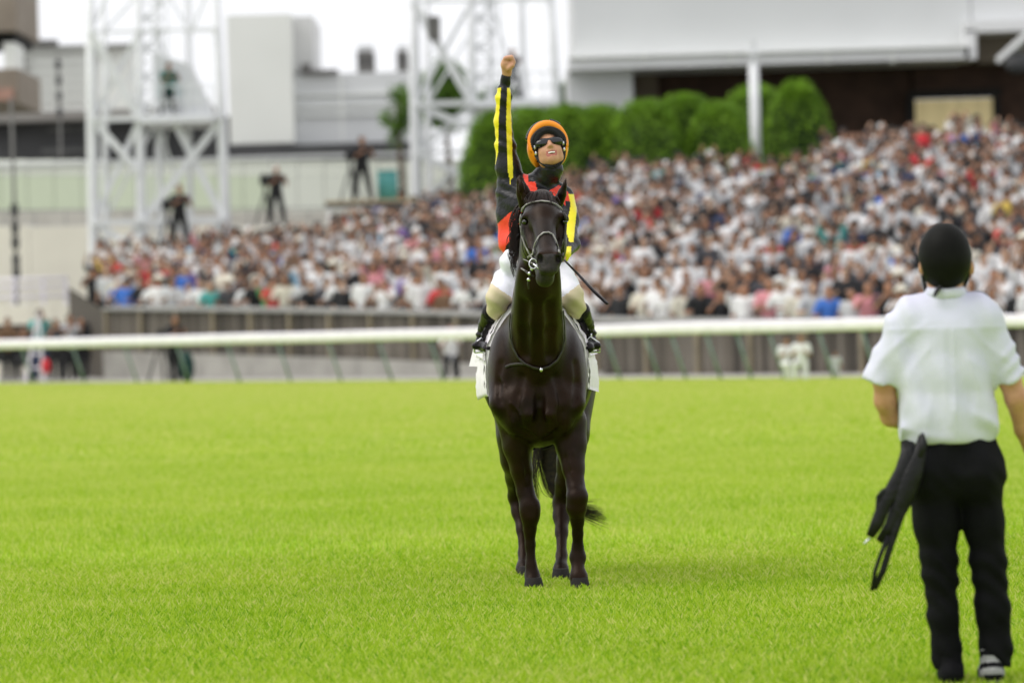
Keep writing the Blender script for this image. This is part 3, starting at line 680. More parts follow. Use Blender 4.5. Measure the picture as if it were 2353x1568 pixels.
        m[(arml & (m == 1)) | (armr & (m == 1) & (vy > 462))] = 0
        m[(vy < 425) & (np.abs(vx - 1243) < 30) & ~arml & (c[:, 2] > P(1240, 418, 25.5)[2])] = 0
        return m
    part('jacket', j.mesh('jacket', mats_j, pickj, 2), root)
    # white breeches with beige lower part, boots
    t = Field((-.30, 25.0, 1.20), (.68, 25.9, 1.92), .008)
    t.ell(P(1232, 640, 25.58), (.17, .14, .10), .04)
    for s, pts in ((-1, [(P(1186, 625, 25.5), .088), (P(1165, 650, 25.35), .082), (P(1146, 682, 25.2), .068), (P(1142, 700, 25.22), .055), (P(1131, 725, 25.3), .046)]), (1, [(P(1282, 630, 25.5), .088), (P(1296, 655, 25.35), .080), (P(1312, 682, 25.2), .068), (P(1320, 700, 25.22), .055), (P(1332, 722, 25.3), .046)])): t.chain(pts, .02)
    t.ell(P(1170, 605, 25.30), (.055, .07, .075), .03)
    X, Y, Z = t.grid(); t.D += (.0035 * np.sin(X * 55 + Z * 70)).astype(np.float32)
    def pickt(c):
        q = c - np.array((0, 0, CAMZ)); z = q @ np.array(fwd); vx = CX + F * (q @ np.array(rgt)) / z; vy = CY - F * (q @ np.array(upv)) / z
        m = np.zeros(len(c), int); m[((vx < 1235) & (vy > 660 + (vx - 1142) * .7)) | ((vx > 1235) & (vy > 668 - (vx - 1310) * .75))] = 1; return m
    part('breeches', t.mesh('breeches', [M_white, M_beige], pickt), root)
    for s, (k, c1, c2, toe) in ((-1, ((1129, 718, 25.28), (1122, 745, 25.42), (1113, 772, 25.46), (1128, 795, 25.25))), (1, ((1333, 715, 25.28), (1341, 742, 25.42), (1350, 768, 25.46), (1345, 795, 25.25)))):
        bt = Field(np.minimum(P(*k), P(*toe)) - .16, np.maximum(P(*k), P(*toe)) + (.16, .35, .16), .007)
        an = P(c2[0] - s * 0, 783, 25.46)
        bt.chain([(P(*k), .056), (P(*c1), .053), (P(*c2), .044), (an, .043)], .02); heel = an + (s * .012, .03, -.02)
        bt.chain([(heel, .036), (an + (-s * .005, -.08, -.025), .040), (P(toe[0] - (6 if s < 0 else -6), 799, 25.2), .034)], .015, (1, 1, .85))
        bt.cone(an + (s * .035, -.05, -.02), an + (s * .05, -.12, -.025), .026, .022, .02)
        X, Y, Z = bt.grid(); bt.D += (.0045 * np.sin(Z * 190 + X * 60) * np.exp(-((Z - P(*c2)[2]) / .05) ** 2)).astype(np.float32)
        part('boot', bt.mesh('boot', [M_boot]), root)
    # cap: shell, brim, lining, harness, goggles
    hm = empty('helmet', (0, 0, 0), None, None); hm.parent = root; hm.location = Vector(hc) - root.location
    h = Field(hc - .24, hc + .24, .006)
    e = lambda q, r, k=.01, sub=False: h.ell(L(*q), r, k, R, sub)
    e((0, -.03, .040), (.113, .137, .120)); e((0, .02, .035), (.112, .115, .10), .02)
    e((0, .03, .015), (.090, .118, .088), .006, True); e((0, .11, -.06), (.12, .10, .105), .01, True); e((0, -.02, -.12), (.16, .2, .09), .01, True)
    e((0, .150, -.02), (.14, .105, .125), .006, True)
    def pk(c):
        d = (c - hc) @ R; return ((d[:, 1] > -.03) & (np.hypot(d[:, 0], d[:, 2] - .03) < .101)).astype(int)
    part('shell', h.mesh('cap_shell', [M_orange, M_blk], pk), hm)
    def arc(r, rz, y, z0, a0, a1, n=26): return [L(r * math.sin(a), y - .03 * (1 - math.cos(a)) , z0 + rz * math.cos(a)) for a in np.linspace(a0, a1, n)]
    b = MB(); b.tube(arc(.106, .108, .075, .030, -1.9, 1.9), [.010 + .015 * math.cos(a) ** 2 for a in np.linspace(-1.5, 1.5, 26)], 8, nrm=tuple(R[:, 1]), flat=1.3); part('brim', b.mesh('brim', M_orange, True), hm)
    b = MB(); b.tube(arc(.090, .085, .082, .030, -1.95, 1.95), .015, 8, nrm=tuple(R[:, 1]), flat=1.0); b.tube(arc(.076, .066, .086, .030, -1.6, 1.6), .020, 8); part('lining', b.mesh('lining', M_blk, True), hm)
    b = MB(); b.tube(arc(.120, .130, .045, .046, -.55, 1.25), .011, 8); b.tube(arc(.118, .128, .06, .050, -.8, -.3), .013, 6); part('spare_goggles', b.mesh('spare_goggles', M_lens, True), hm)
    for s in (-1, 1):
        b = MB(); b.tube([L(s * .082, .05, .03), L(s * .080, .035, -.03), L(s * .066, .035, -.075), L(s * .035, .04, -.112), L(0, .046, -.122)], [.013, .012, .011, .012, .014], 6, flat=.6); b.tube([L(s * .083, .00, .0), L(s * .080, .02, -.04), L(s * .066, .035, -.075)], .007, 6)
        part('chin_strap', b.mesh('chin_strap', M_blk, True), hm)
        b = MB(); b.ball(L(s * .084, .056, .012), (.011, .011, .016), 8); b.ball(L(s * .082, .045, -.022), (.008, .008, .014), 8); part('buckle', b.mesh('buckle', M_metal, True), hm)
    g_ = Field(hc - .2, hc + .2, .0055)
    ge = lambda q, r, k=.008, sub=False: g_.ell(L(*q), r, k, R, sub)
    for s in (-1, 1): ge((s * .038, .078, .016), (.043, .028, .028)); g_.cone(L(s * .06, .066, .022), L(s * .085, .03, .022), .018, .013, .01)
    g_.cone(L(-.03, .094, .03), L(.03, .094, .03), .008, .008, .01); ge((0, .11, -.008), (.016, .035, .022), .006, True)
    part('goggles', g_.mesh('goggles', [M_lens]), root)
    # zip pull at the collar
    b = MB(); q = P(1244, 402, 25.40); b.ball(q, (.004, .004, .009), 6); part('zip', b.mesh('zip', M_metal, True), root)
    # whip: held in the hand, its own thing
    b = MB(); a = P(1286, 584, 24.96); c = P(1292, 593, 24.92); d = P(1330, 632, 24.80); e2 = P(1366, 671, 24.72); e3 = P(1395, 698, 24.66)
    b.tube([a, c, d], [.006, .0055, .0065], 8); o = tag(obj('whip', b.mesh('whip', M_strap, True)), 'short black riding whip pointing down to the right of the horse\'s head', 'whip')
    b = MB(); b.tube([d, e2, P(1392, 695, 24.67), e3], [.010, .0125, .012, .009], 8, flat=.6); obj('flap', b.mesh('flap', M_boot, True), o)
jockey()

# ------------------------------------------------------------------ the man in the white shirt
def handler():
    D = 18.0
    root = empty('person', P(2205, 1580, D) * (1, 1, 0), 'person seen from behind in white short-sleeved shirt, black trousers and black helmet', 'man')
    Q = lambda x, y, d=0.: P(x, y, D + d)
    hc = Q(2171, 605); R = frame((-.05, 1, -.06))
    f = Field(Q(1950, 1545, 0) * (1, 0, 0) + (0, D - .55, -.02), (Q(2410, 500)[0], D + .55, 1.92), .0095)
    add_head(f, hc, R, 1.0, False)
    for cx_ in (2117, 2230): f.ell(Q(cx_, 614), (.012, .022, .034), .006)
    f.cone(hc + (0, -.02, -.06), Q(2172, 700), .060, .066, .02)
    f.chain([(Q(2172, 760), .085), (Q(2172, 900), .085), (Q(2175, 1010), .09)], .03, (1.5, 1, 1))
    f.chain([(Q(2094, 752), .040), (Q(2032, 870), .046), (Q(2034, 920, .02), .043), (Q(2046, 955, .07), .040), (Q(2085, 975, .25), .030), (Q(2110, 965, .33), .026)], .02)
    add_hand(f, Q(2112, 965, .34), np.array([(0, 0, 1), (0, -1, 0), (1, .3, 0)]).T, .95, .9)
    f.chain([(Q(2262, 752), .040), (Q(2318, 870), .044), (Q(2334, 915, .0), .043), (Q(2352, 985, .06), .037), (Q(2378, 1060, .14), .028)], .02)
    add_hand(f, Q(2380, 1066, .15), np.array([(-.3, .9, .2), (-.9, -.3, 0), (.35, .25, -.9)]).T, .95, .5)
    for pts in ([(Q(2145, 1060), .07), (Q(2155, 1290), .042), (Q(2176, 1500), .035), (Q(2180, 1568), .03)], [(Q(2245, 1060), .07), (Q(2272, 1290), .042), (Q(2287, 1500), .035), (Q(2287, 1568), .03)]): f.chain(pts, .03)
    part('body', f.mesh('man_body', [M_skin]), root)
    # hair below the helmet edge
    h = Field(hc - .2, hc + .2, .009); h.ell(hc + (0, -.02, .0), (.080, .085, .105), .01); h.cone(hc + (0, -.045, -.05), Q(2171, 662), .055, .045, .02); part('hair', h.mesh('hair', [M_hair]), root)
    # helmet
    h = Field(hc - .25, hc + .27, .008)
    h.ell(Q(2170, 588), (.106, .125, .132), .02); h.ell(Q(2171, 608, -.01), (.090, .105, .085), .03); h.cone(Q(2171, 636, -.045), Q(2172, 648, -.04), .055, .045, .03)
    h.ell(hc + (0, .16, -.05), (.2, .14, .09), .01, sub=True)
    for s in (-1, 1): h.ell(hc + (s * .10, .01, -.03), (.022, .04, .05), .008, sub=True)
    hm = part('helmet', h.mesh('helmet', [M_helm]), root); hm.location = (0, 0, 0)
    b = MB(); b.ball(Q(2170, 518), (.012, .012, .005), 8); part('button', b.mesh('button', M_helm, True), root)
    for pts, rr in (([Q(2119, 628, .0), Q(2122, 645, .01), Q(2126, 668, .03)], .008), ([Q(2226, 625), Q(2222, 642, .01), Q(2212, 660, .03)], .008), ([Q(2160, 655, -.075), Q(2152, 668, -.09), Q(2146, 680, -.1)], [.012, .013, .009])):
        b = MB(); b.tube(pts, rr, 6, flat=.45); part('chin_strap', b.mesh('chin_strap', M_blk, True), root)
    # shirt
    s = Field((Q(1965, 700)[0], D - .45, Q(2172, 1040)[2]), (Q(2390, 700)[0], D + .45, Q(2172, 640)[2]), .0088)
    s.chain([(Q(2171, 770), .125), (Q(2172, 860), .130), (Q(2172, 950), .136), (Q(2173, 1000), .137)], .03, (1.47, 1, 1))
    s.cone(Q(2092, 735), Q(2258, 730), .082, .082, .05); s.cone(Q(2110, 712, .01), Q(2230, 708, .01), .058, .058, .06)
    s.chain([(Q(2092, 752), .088), (Q(2058, 810), .078), (Q(2026, 882), .080)], .035, (1, .9, 1))
    s.chain([(Q(2258, 748), .088), (Q(2290, 810), .076), (Q(2323, 872), .074)], .035, (1, .9, 1))
    s.cone(Q(2171, 700, .0), Q(2171, 672, .0), .082, .070, .02)
    # hems and cuffs cut flat
    X, Y, Z = s.grid()
    for (px, py, nx, nz) in ((2018, 880, -.42, -.91), (2326, 872, .42, -.91)):
        p = Q(px, py); d = (X - p[0]) * nx + (Z - p[2]) * nz; m = np.abs(X - Q(2172, 800)[0]) > .20
        s.D = np.where(m & (Y < 20), np.maximum(s.D, d), s.D).astype(np.float32)
    p = Q(2171, 664); s.D = np.maximum(s.D, Z - p[2] + .0 * X).astype(np.float32)
    xc = X - Q(2172, 800)[0]; zz = Z - Q(2172, 850)[2]
    w1 = np.exp(-((zz + .12) / .22) ** 2)
    fold = .012 * np.sin(xc * 46 + 3 * np.sin(zz * 5)) * w1 + .011 * np.sin(xc * 62 + zz * 22 + 2) * np.clip(zz * 3 + .2, 0, 1) * np.clip(np.abs(xc) * 6 - .4, 0, 1) + .010 * np.sin(zz * 60 + xc * 30 * np.sign(xc)) * np.exp(-((zz + .25) / .08) ** 2) * np.clip(np.abs(xc) * 5 - .3, 0, 1)
    fold = fold + .006 * np.sin(zz * 95 - np.abs(xc) * 85) * np.clip((np.abs(xc) - .19) * 12, 0, 1) * np.exp(-((zz - .02) / .10) ** 2) * (xc > 0) + .001 * np.sin(zz * 70 + np.abs(xc) * 55) * np.clip((np.abs(xc) - .19) * 12, 0, 1) * (xc < 0)
    def ridge(a_): return (1 - np.abs(np.sin(a_))) ** 2
    wob = .5 * np.sin(zz * 11 + 3 * xc) + .3 * np.sin(zz * 23)
    fold = fold - .006 * ridge(xc * 34 + wob) * np.clip(.5 - zz * 2.5, 0, 1) * np.clip(1.2 - ((zz + .08) / .28) ** 2, 0, 1) - .006 * ridge(xc * 20 + zz * 26 * np.sign(xc) + wob) * np.exp(-((zz - .10) / .10) ** 2) * (np.abs(xc) > .07) - .007 * ridge(zz * 22 + xc * 9 + wob) * np.exp(-((zz + .22) / .07) ** 2)
    fold = fold - .0035 * np.exp(-((zz - .165) / .006) ** 2) - .004 * (np.exp(-((xc - .02) / .005) ** 2) + np.exp(-((xc + .02) / .005) ** 2)) * (zz < .16)
    s.D += fold.astype(np.float32)
    hemz = Q(2172, 1018)[2]; s.D = (s.D + .012 * np.clip((.045 - (Z - hemz)) / .045, 0, 1) ** 2).astype(np.float32); s.D = np.maximum(s.D, hemz - Z + .02 * (X - Q(2172, 1018)[0]) ** 2).astype(np.float32)
    part('shirt', s.mesh('shirt', [M_shirt]), root)
    b = MB(); b.tube([Q(2171, 664) + np.array((.077 * math.cos(a), .077 * math.sin(a), .010 * math.sin(a) - .006)) for a in np.linspace(-2.9, -.25, 18)], .020, 8, nrm=(0, -1, 0), flat=.35); part('collar', b.mesh('collar', M_shirt, True), root)
    # trousers
    t = Field((Q(2040, 1100)[0], D - .42, .0), (Q(2370, 1100)[0], D + .45, Q(2172, 930)[2]), .0092)
    t.chain([(Q(2174, 985), .092), (Q(2178, 1015), .106), (Q(2184, 1080), .116)], .03, (1.68, 1, 1)); 
    for cx in (2135, 2245): t.ell(Q(cx, 1085, -.03), (.105, .12, .12), .05)
    t.chain([(Q(2143, 1110), .107), (Q(2148, 1200), .092), (Q(2156, 1290), .075), (Q(2160, 1330), .071), (Q(2166, 1410), .066), (Q(2174, 1490), .060), (Q(2178, 1535), .062)], .03, (.95, 1.1, 1))
    t.chain([(Q(2250, 1110), .098), (Q(2262, 1200), .082), (Q(2271, 1290), .071), (Q(2280, 1400), .066), (Q(2287, 1490), .063), (Q(2288, 1520), .063)], .03, (.95, 1.1, 1))
    X, Y, Z = t.grid(); t.D = np.maximum(t.D, (Q(2240, 1536)[2] - Z + .03 * (X - Q(2180, 1536)[0]))).astype(np.float32)
    k1 = np.exp(-((Z - .42) / .14) ** 2) + np.exp(-((Z - .06) / .09) ** 2) + .5 * np.exp(-((Z - .82) / .08) ** 2)
    t.D += (.0048 * np.sin(Z * 75 + X * 38 + 2 * np.sin(X * 30)) * k1 + .004 * np.sin(X * 50 + Z * 9)).astype(np.float32)
    part('trousers', t.mesh('trousers', [M_trou]), root)
    for cx, M, dd in ((2183, M_trou, 0), (2276, M_shoe, -.02)):
        sf = Field(Q(cx, 1575) * (1, 0, 0) + (-.14, D - .25, -.005), Q(cx, 1575) * (1, 0, 0) + (.14, D + .35, .2), .008); x0 = Q(cx, 1575)[0]
        sf.chain([((x0, D - .07, .055), .046), ((x0 + .01, D + .08, .05), .05), ((x0 + .02, D + .18, .04), .036)], .02); sf.cone((x0, D - .04, .06), (x0, D - .03, .13), .046, .044, .02)
        X, Y, Z = sf.grid(); sf.D = np.maximum(sf.D, .006 - Z).astype(np.float32)
        bl = (lambda c: (np.sin(c[:, 2] * 120 + c[:, 1] * 30) > .2).astype(int)) if M is M_shoe else None
        part('shoe', sf.mesh('shoe', [M, M_trou], bl), root)
    # leather straps hanging from the waistband at his left: its own thing
    b = MB()
    def ribbon(pts, wd, n=(0, -1, 0), th=.004):
        b.tube([Q(*p) for p in pts], wd, 8, nrm=n, flat=th / max(wd if not hasattr(wd, '__len__') else max(wd), .001))
    ribbon([(2117, 1000, -.16), (2113, 1040, -.18), (2098, 1085, -.19), (2080, 1130, -.19), (2068, 1160, -.19), (2045, 1210, -.19), (2018, 1243, -.19)], [.012, .026, .040, .044, .036, .026, .014], th=.022)
    ribbon([(2085, 1015, -.14), (2088, 1045, -.17), (2075, 1085, -.18), (2055, 1120, -.19), (2030, 1160, -.2), (2015, 1200, -.2), (1998, 1232, -.2)], [.022, .036, .036, .034, .026, .026, .016], th=.016)
    ribbon([(2105, 1040, -.17), (2090, 1120, -.2), (2066, 1190, -.2), (2043, 1260, -.2), (2028, 1310, -.2), (2008, 1352, -.2)], [.02, .022, .016, .013, .013, .012], th=.006)
    ribbon([(2040, 1230, -.2), (2022, 1275, -.2), (2010, 1310, -.2), (2003, 1356, -.2)], [.010, .008, .008, .008], th=.005)
    ribbon([(2118, 994, -.17), (2122, 1020, -.18), (2112, 1050, -.19)], [.006, .016, .014], th=.01)
    ribbon([(2040, 1122, -.19), (2028, 1128, -.2), (2018, 1140, -.2), (2016, 1170, -.2), (2010, 1200, -.2)], .010, th=.005)
    o = tag(obj('lead_strap', b.mesh('lead_strap', mat('soft_leather', (.011, .011, .012), (.006, .006, .007), .42, 20, .5, 40, spec=.2), True)), 'bunch of black leather straps hanging beside the trousers', 'straps')
    b = MB(); b.tube([Q(1998, 1235, -.2), Q(1990, 1243, -.2), Q(1984, 1250, -.2)], .005, 6); b.ball(Q(2048, 1113, -.185), (.014, .008, .012), 8); obj('metal_clip', b.mesh('metal_clip', M_metal, True), o)
handler()

# ------------------------------------------------------------------ running rail
def x_of(vx, y): return P(vx, 780, y)[0]
def rail_at(vx):       # point of the rail's foot line seen in the picture column vx
    k = (vx - CX) / F
    t = (RA[0] - k * RA[1]) / (k * (RB - RA)[1] - (RB - RA)[0]); return rail_line(t)
def running_rail():
    c = rail_at(1176); root = empty('running_rail', (c[0], c[1], 0), 'long white running rail on slanting green posts along the far edge of the turf', 'rail')
    a = RA - RU * 14; e = RB + RU * 10; prof = []
    for i in range(12): t = 2 * math.pi * i / 12; prof.append((.085 * math.copysign(abs(math.cos(t)) ** .45, math.cos(t)), .122 * math.copysign(abs(math.sin(t)) ** .6, math.sin(t))))
    V = []; n = 40
    for i in range(n):
        q = a + (e - a) * i / (n - 1); ht = 1.06 + .004 * math.sin(i * 1.7) + .03 * i / n
        for u, v in prof: V.append((q[0] + RN[0] * u, q[1] + RN[1] * u, ht + v))
    Fc = [(i * 12 + j, i * 12 + (j + 1) % 12, (i + 1) * 12 + (j + 1) % 12, (i + 1) * 12 + j) for i in range(n - 1) for j in range(12)]
    part('top_rail', raw_mesh('top_rail', V, np.array(Fc), [M_rail], None, True), root)
    xs = [-160, -40, 48, 165, 285, 404, 520, 636, 752, 868, 985, 1090, 1190, 1290, 1390, 1480, 1540, 1620, 1690, 1765, 1878, 1978, 2080, 2180, 2280, 2390, 2500]
    for vx in xs:
        q = rail_at(vx); b = MB(); r = RN * .30 + RU * .12
        b.tube([(q[0], q[1], 1.02), (q[0] + r[0], q[1] + r[1], -.02)], 0.030, 8); b.tube([(q[0] - RN[0] * .0, q[1], 1.0), (q[0] + RN[0] * .09, q[1] + RN[1] * .09, .93)], .06, 6)
        part('post', b.mesh('post', M_post, True), root)
running_rail()

# ------------------------------------------------------------------ board fence in front of the crowd
FA = np.array((P(245, 700, 127)[0], 127.)); FB = np.array((P(2352, 740, 93)[0], 93.)); FL = np.linalg.norm(FB - FA); FU = (FB - FA) / FL; FN = np.array((-FU[1], FU[0]))
def ftop(s):
    q = FA + FU * s; return float(np.interp(CX + F * q[0] / q[1], [245, 1000, 1400, 2000, 2352, 2700], [1.95, 1.55, 1.26, 1.06, .98, .9]))
def fpt(s, o=0.): return FA + FU * s + FN * o
def board_fence():
    root = empty('board_fence', (*fpt(0), 0), 'weathered dark timber board fence with a pale ledge in front of the crowd', 'fence')
    L = FL + 5; rg = random.Random(3); pw = .165; k = 0
    n = int(L / pw)
    cache = {}
    for i in range(n):
        s = i * pw; tp = ftop(s) - .05; lo = max(0.0, tp - 1.17); v = rg.randrange(4)
        me = cache.get((v))
        if me is None:
            b = MB(); b.box((0, 0, 0), (pw - .012, .03, 1)); me = b.mesh('plank', M_plank[v]); cache[v] = me
        q = fpt(s, rg.uniform(-.006, .006)); o = obj('plank', me, root, (q[0] - root.location[0], q[1] - root.location[1], lo)); o.rotation_euler = (0, 0, math.atan2(FU[1], FU[0])); o.scale = (1, 1, tp - lo)
    # posts: a few plank widths apart
    s = -.05; b = MB(); b.box((0, -.08, 0), (.13, .09, 1)); me = b.mesh('post', mat('fence_post', (.27, .23, .16), (.18, .155, .11), .85, 3))
    while s < L:
        tp = ftop(s) - .06; q = fpt(s); o = obj('post', me, root, (q[0] - root.location[0], q[1] - root.location[1], 0)); o.rotation_euler = (0, 0, math.atan2(FU[1], FU[0])); o.scale = (1, 1, tp)
        s += 2.05
    # sill boards and ledge
    b = MB(); b2 = MB(); N = 30
    for i in range(N):
        s0, s1 = L * i / N - (.1 if i == 0 else 0), L * (i + 1) / N
        a, c = fpt(s0, -.10), fpt(s1, -.10); a2, c2 = fpt(s0, .36), fpt(s1, .36); za, zc = ftop(s0) - .05, ftop(s1) - .05
        b.hexa([(a[0], a[1], za), (c[0], c[1], zc), (c2[0], c2[1], zc + .03), (a2[0], a2[1], za + .03), (a[0], a[1], za + .07), (c[0], c[1], zc + .07), (c2[0], c2[1], zc + .12), (a2[0], a2[1], za + .12)])
    part('ledge', b.mesh('ledge', M_ledge), root)
    # plinth wall under the boards: shows where the fence line climbs
    for i in range(18):
        s0, s1 = FL * .62 * i / 18 + .01, FL * .62 * (i + 1) / 18 - .01; a, c = fpt(s0, -.16), fpt(s1, -.16); a2, c2 = fpt(s0, -.02), fpt(s1, -.02); za, zc = ftop(s0) - 1.19, ftop(s1) - 1.19
        b2 = MB(); b2.hexa([(a[0], a[1], -.05), (c[0], c[1], -.05), (c2[0], c2[1], -.05), (a2[0], a2[1], -.05), (a[0], a[1], max(.02, za)), (c[0], c[1], max(.02, zc)), (c2[0], c2[1], max(.02, zc)), (a2[0], a2[1], max(.02, za))])
        part('plinth_block', b2.mesh('plinth_block', mat('plinth_grey', (.37, .36, .33), (.29, .28, .26), .9, 1.5, .3, 20)), root)
board_fence()
def wing_fence():     # the return of the fence at the left end of the stand
    a = P(158, 700, 137)[:2]; b_ = FA - FU * .12
    root = empty('wing_fence', (b_[0], b_[1], 0), 'tall grey brown plank wing closing the left end of the stand', 'fence')
    d = b_ - a; L = np.linalg.norm(d); u = d / L; n = 34; rg = random.Random(8)
    for i in range(n):
        z = 2.62 - .74 * (i / n); b = MB(); w_ = L / n; b.box((0, 0, 0), (w_ - .02, .03, 1)); q = a + u * (i * w_)
        o = obj('plank', b.mesh('plank', mat('wing_plank_%d' % rg.randrange(3), (.085, .072, .058) if rg.random() < .5 else (.115, .10, .08), (.06, .052, .042), .85, 3)), root, (q[0] - b_[0], q[1] - b_[1], 0)); o.rotation_euler = (0, 0, math.atan2(u[1], u[0])); o.scale = (1, 1, z)
wing_fence()

# ------------------------------------------------------------------ terrace
BX = [-200, 150, 175, 260, 400, 560, 700, 760, 870, 950, 1050, 1140, 1300, 1420, 1560, 1700, 1860, 1900, 1960, 2080, 2200, 2352, 2600]
BY = [592, 590, 588, 572, 562, 550, 536, 520, 478, 458, 456, 452, 400, 378, 378, 392, 372, 338, 314, 316, 292, 300, 300]
def ffloor(s, o): return ftop(s) - 1.12 + .140 * o
RD = 1.95
rows = []   # (row, [s...])
for k in range(22):
    o = .62 + RD * k; ss = []; s = -.35 - (k % 2) * .28 - (1.9 * o if k else 0)
    while s < FL + 6:
        q = fpt(s, o); z = ffloor(s, RD * k)
        px, py = pix((q[0], q[1], z + 1.62))
        if px > 2440: break
        if px > 150 and py > np.interp(px, BX, BY) - 2: ss.append(s)
        s += .63
    if ss: rows.append((k, ss))
b = MB()
for k, ss in rows:
    o0, o1 = (.30 if k == 0 else .62 + RD * k - .45), .62 + RD * k + .55; a, e = min(ss) - .5, max(ss) + .6; n = 8
    for i in range(n):
        s0, s1 = a + (e - a) * i / n, a + (e - a) * (i + 1) / n; q = [fpt(s0, o0), fpt(s1, o0), fpt(s1, o1), fpt(s0, o1)]; z0, z1 = ffloor(s0, RD * k), ffloor(s1, RD * k)
        b.hexa([(q[0][0], q[0][1], -.02), (q[1][0], q[1][1], -.02), (q[2][0], q[2][1], -.02), (q[3][0], q[3][1], -.02), (q[0][0], q[0][1], z0), (q[1][0], q[1][1], z1), (q[2][0], q[2][1], z1), (q[3][0], q[3][1], z0)])
tag(obj('terrace', b.mesh('terrace', M_terr)), kind='structure')

# ------------------------------------------------------------------ people
SH = {}
for nm, c in (('white', (.80, .80, .81)), ('pale grey', (.55, .56, .58)), ('black', (.022, .022, .025)), ('charcoal', (.07, .07, .08)), ('navy', (.03, .045, .11)), ('cream', (.70, .66, .56)), ('brown', (.17, .10, .06)),
              ('red', (.62, .04, .05)), ('pink', (.70, .30, .34)), ('blue', (.06, .18, .60)), ('sky blue', (.36, .56, .72)), ('green', (.10, .40, .15)), ('yellow', (.75, .56, .12)), ('purple', (.22, .14, .42)), ('teal', (.08, .38, .36))):
    SH[nm] = mat('shirt_' + nm.replace(' ', '_'), c, tuple(x * .8 for x in c), .8, 6)
SHN = list(SH); SHP = [.42, .08, .28, .12, .06, .08, .035, .027, .03, .022, .018, .010, .010, .008, .008]
SHP = np.array(SHP) / sum(SHP)
SK = [M_skinb, M_skinc, mat('ruddy_skin', (.46, .24, .15), (.34, .175, .105), .6, 14)]
HR = [M_hair, M_hairb, mat('auburn_hair', (.11, .05, .025), (.09, .04, .02), .5, 60), mat('white_cap', (.75, .75, .74), (.65, .65, .64), .8, 10)]
def arms_of(pose):
    # shoulder, elbow, hand for both sides; figure faces -Y
    if pose == 'hands': return [((-.19, 0, 1.38), (-.26, -.06, 1.12), (-.10, -.26, 1.22)), ((.19, 0, 1.38), (.26, -.06, 1.12), (.10, -.26, 1.22))]
    if pose == 'phone': return [((-.19, 0, 1.38), (-.27, -.14, 1.22), (-.07, -.30, 1.48)), ((.19, 0, 1.38), (.27, -.14, 1.22), (.07, -.30, 1.48))]
    if pose == 'raised': return [((-.19, 0, 1.38), (-.24, -.12, 1.58), (-.12, -.22, 1.82)), ((.19, 0, 1.38), (.26, -.08, 1.12), (.12, -.24, 1.24))]
    if pose == 'both': return [((-.19, 0, 1.38), (-.27, -.08, 1.60), (-.14, -.14, 1.84)), ((.19, 0, 1.38), (.27, -.08, 1.60), (.14, -.14, 1.84))]
    if pose == 'ledge': return [((-.19, 0, 1.36), (-.30, -.12, 1.12), (-.20, -.42, 1.14)), ((.19, 0, 1.36), (.30, -.12, 1.12), (.20, -.42, 1.14))]
    if pose == 'camera': return [((-.19, 0, 1.38), (-.24, -.18, 1.20), (-.06, -.34, 1.44)), ((.19, 0, 1.38), (.22, -.24, 1.26), (.04, -.42, 1.48))]
    if pose == 'push': return [((-.19, 0, 1.38), (-.28, -.14, 1.14), (-.10, -.42, 1.28)), ((.19, 0, 1.38), (.28, -.14, 1.14), (.12, -.34, 1.34))]
    return [((-.19, 0, 1.38), (-.25, .02, 1.10), (-.24, -.06, .86)), ((.19, 0, 1.38), (.25, .02, 1.10), (.24, -.06, .86))]
PM = {}
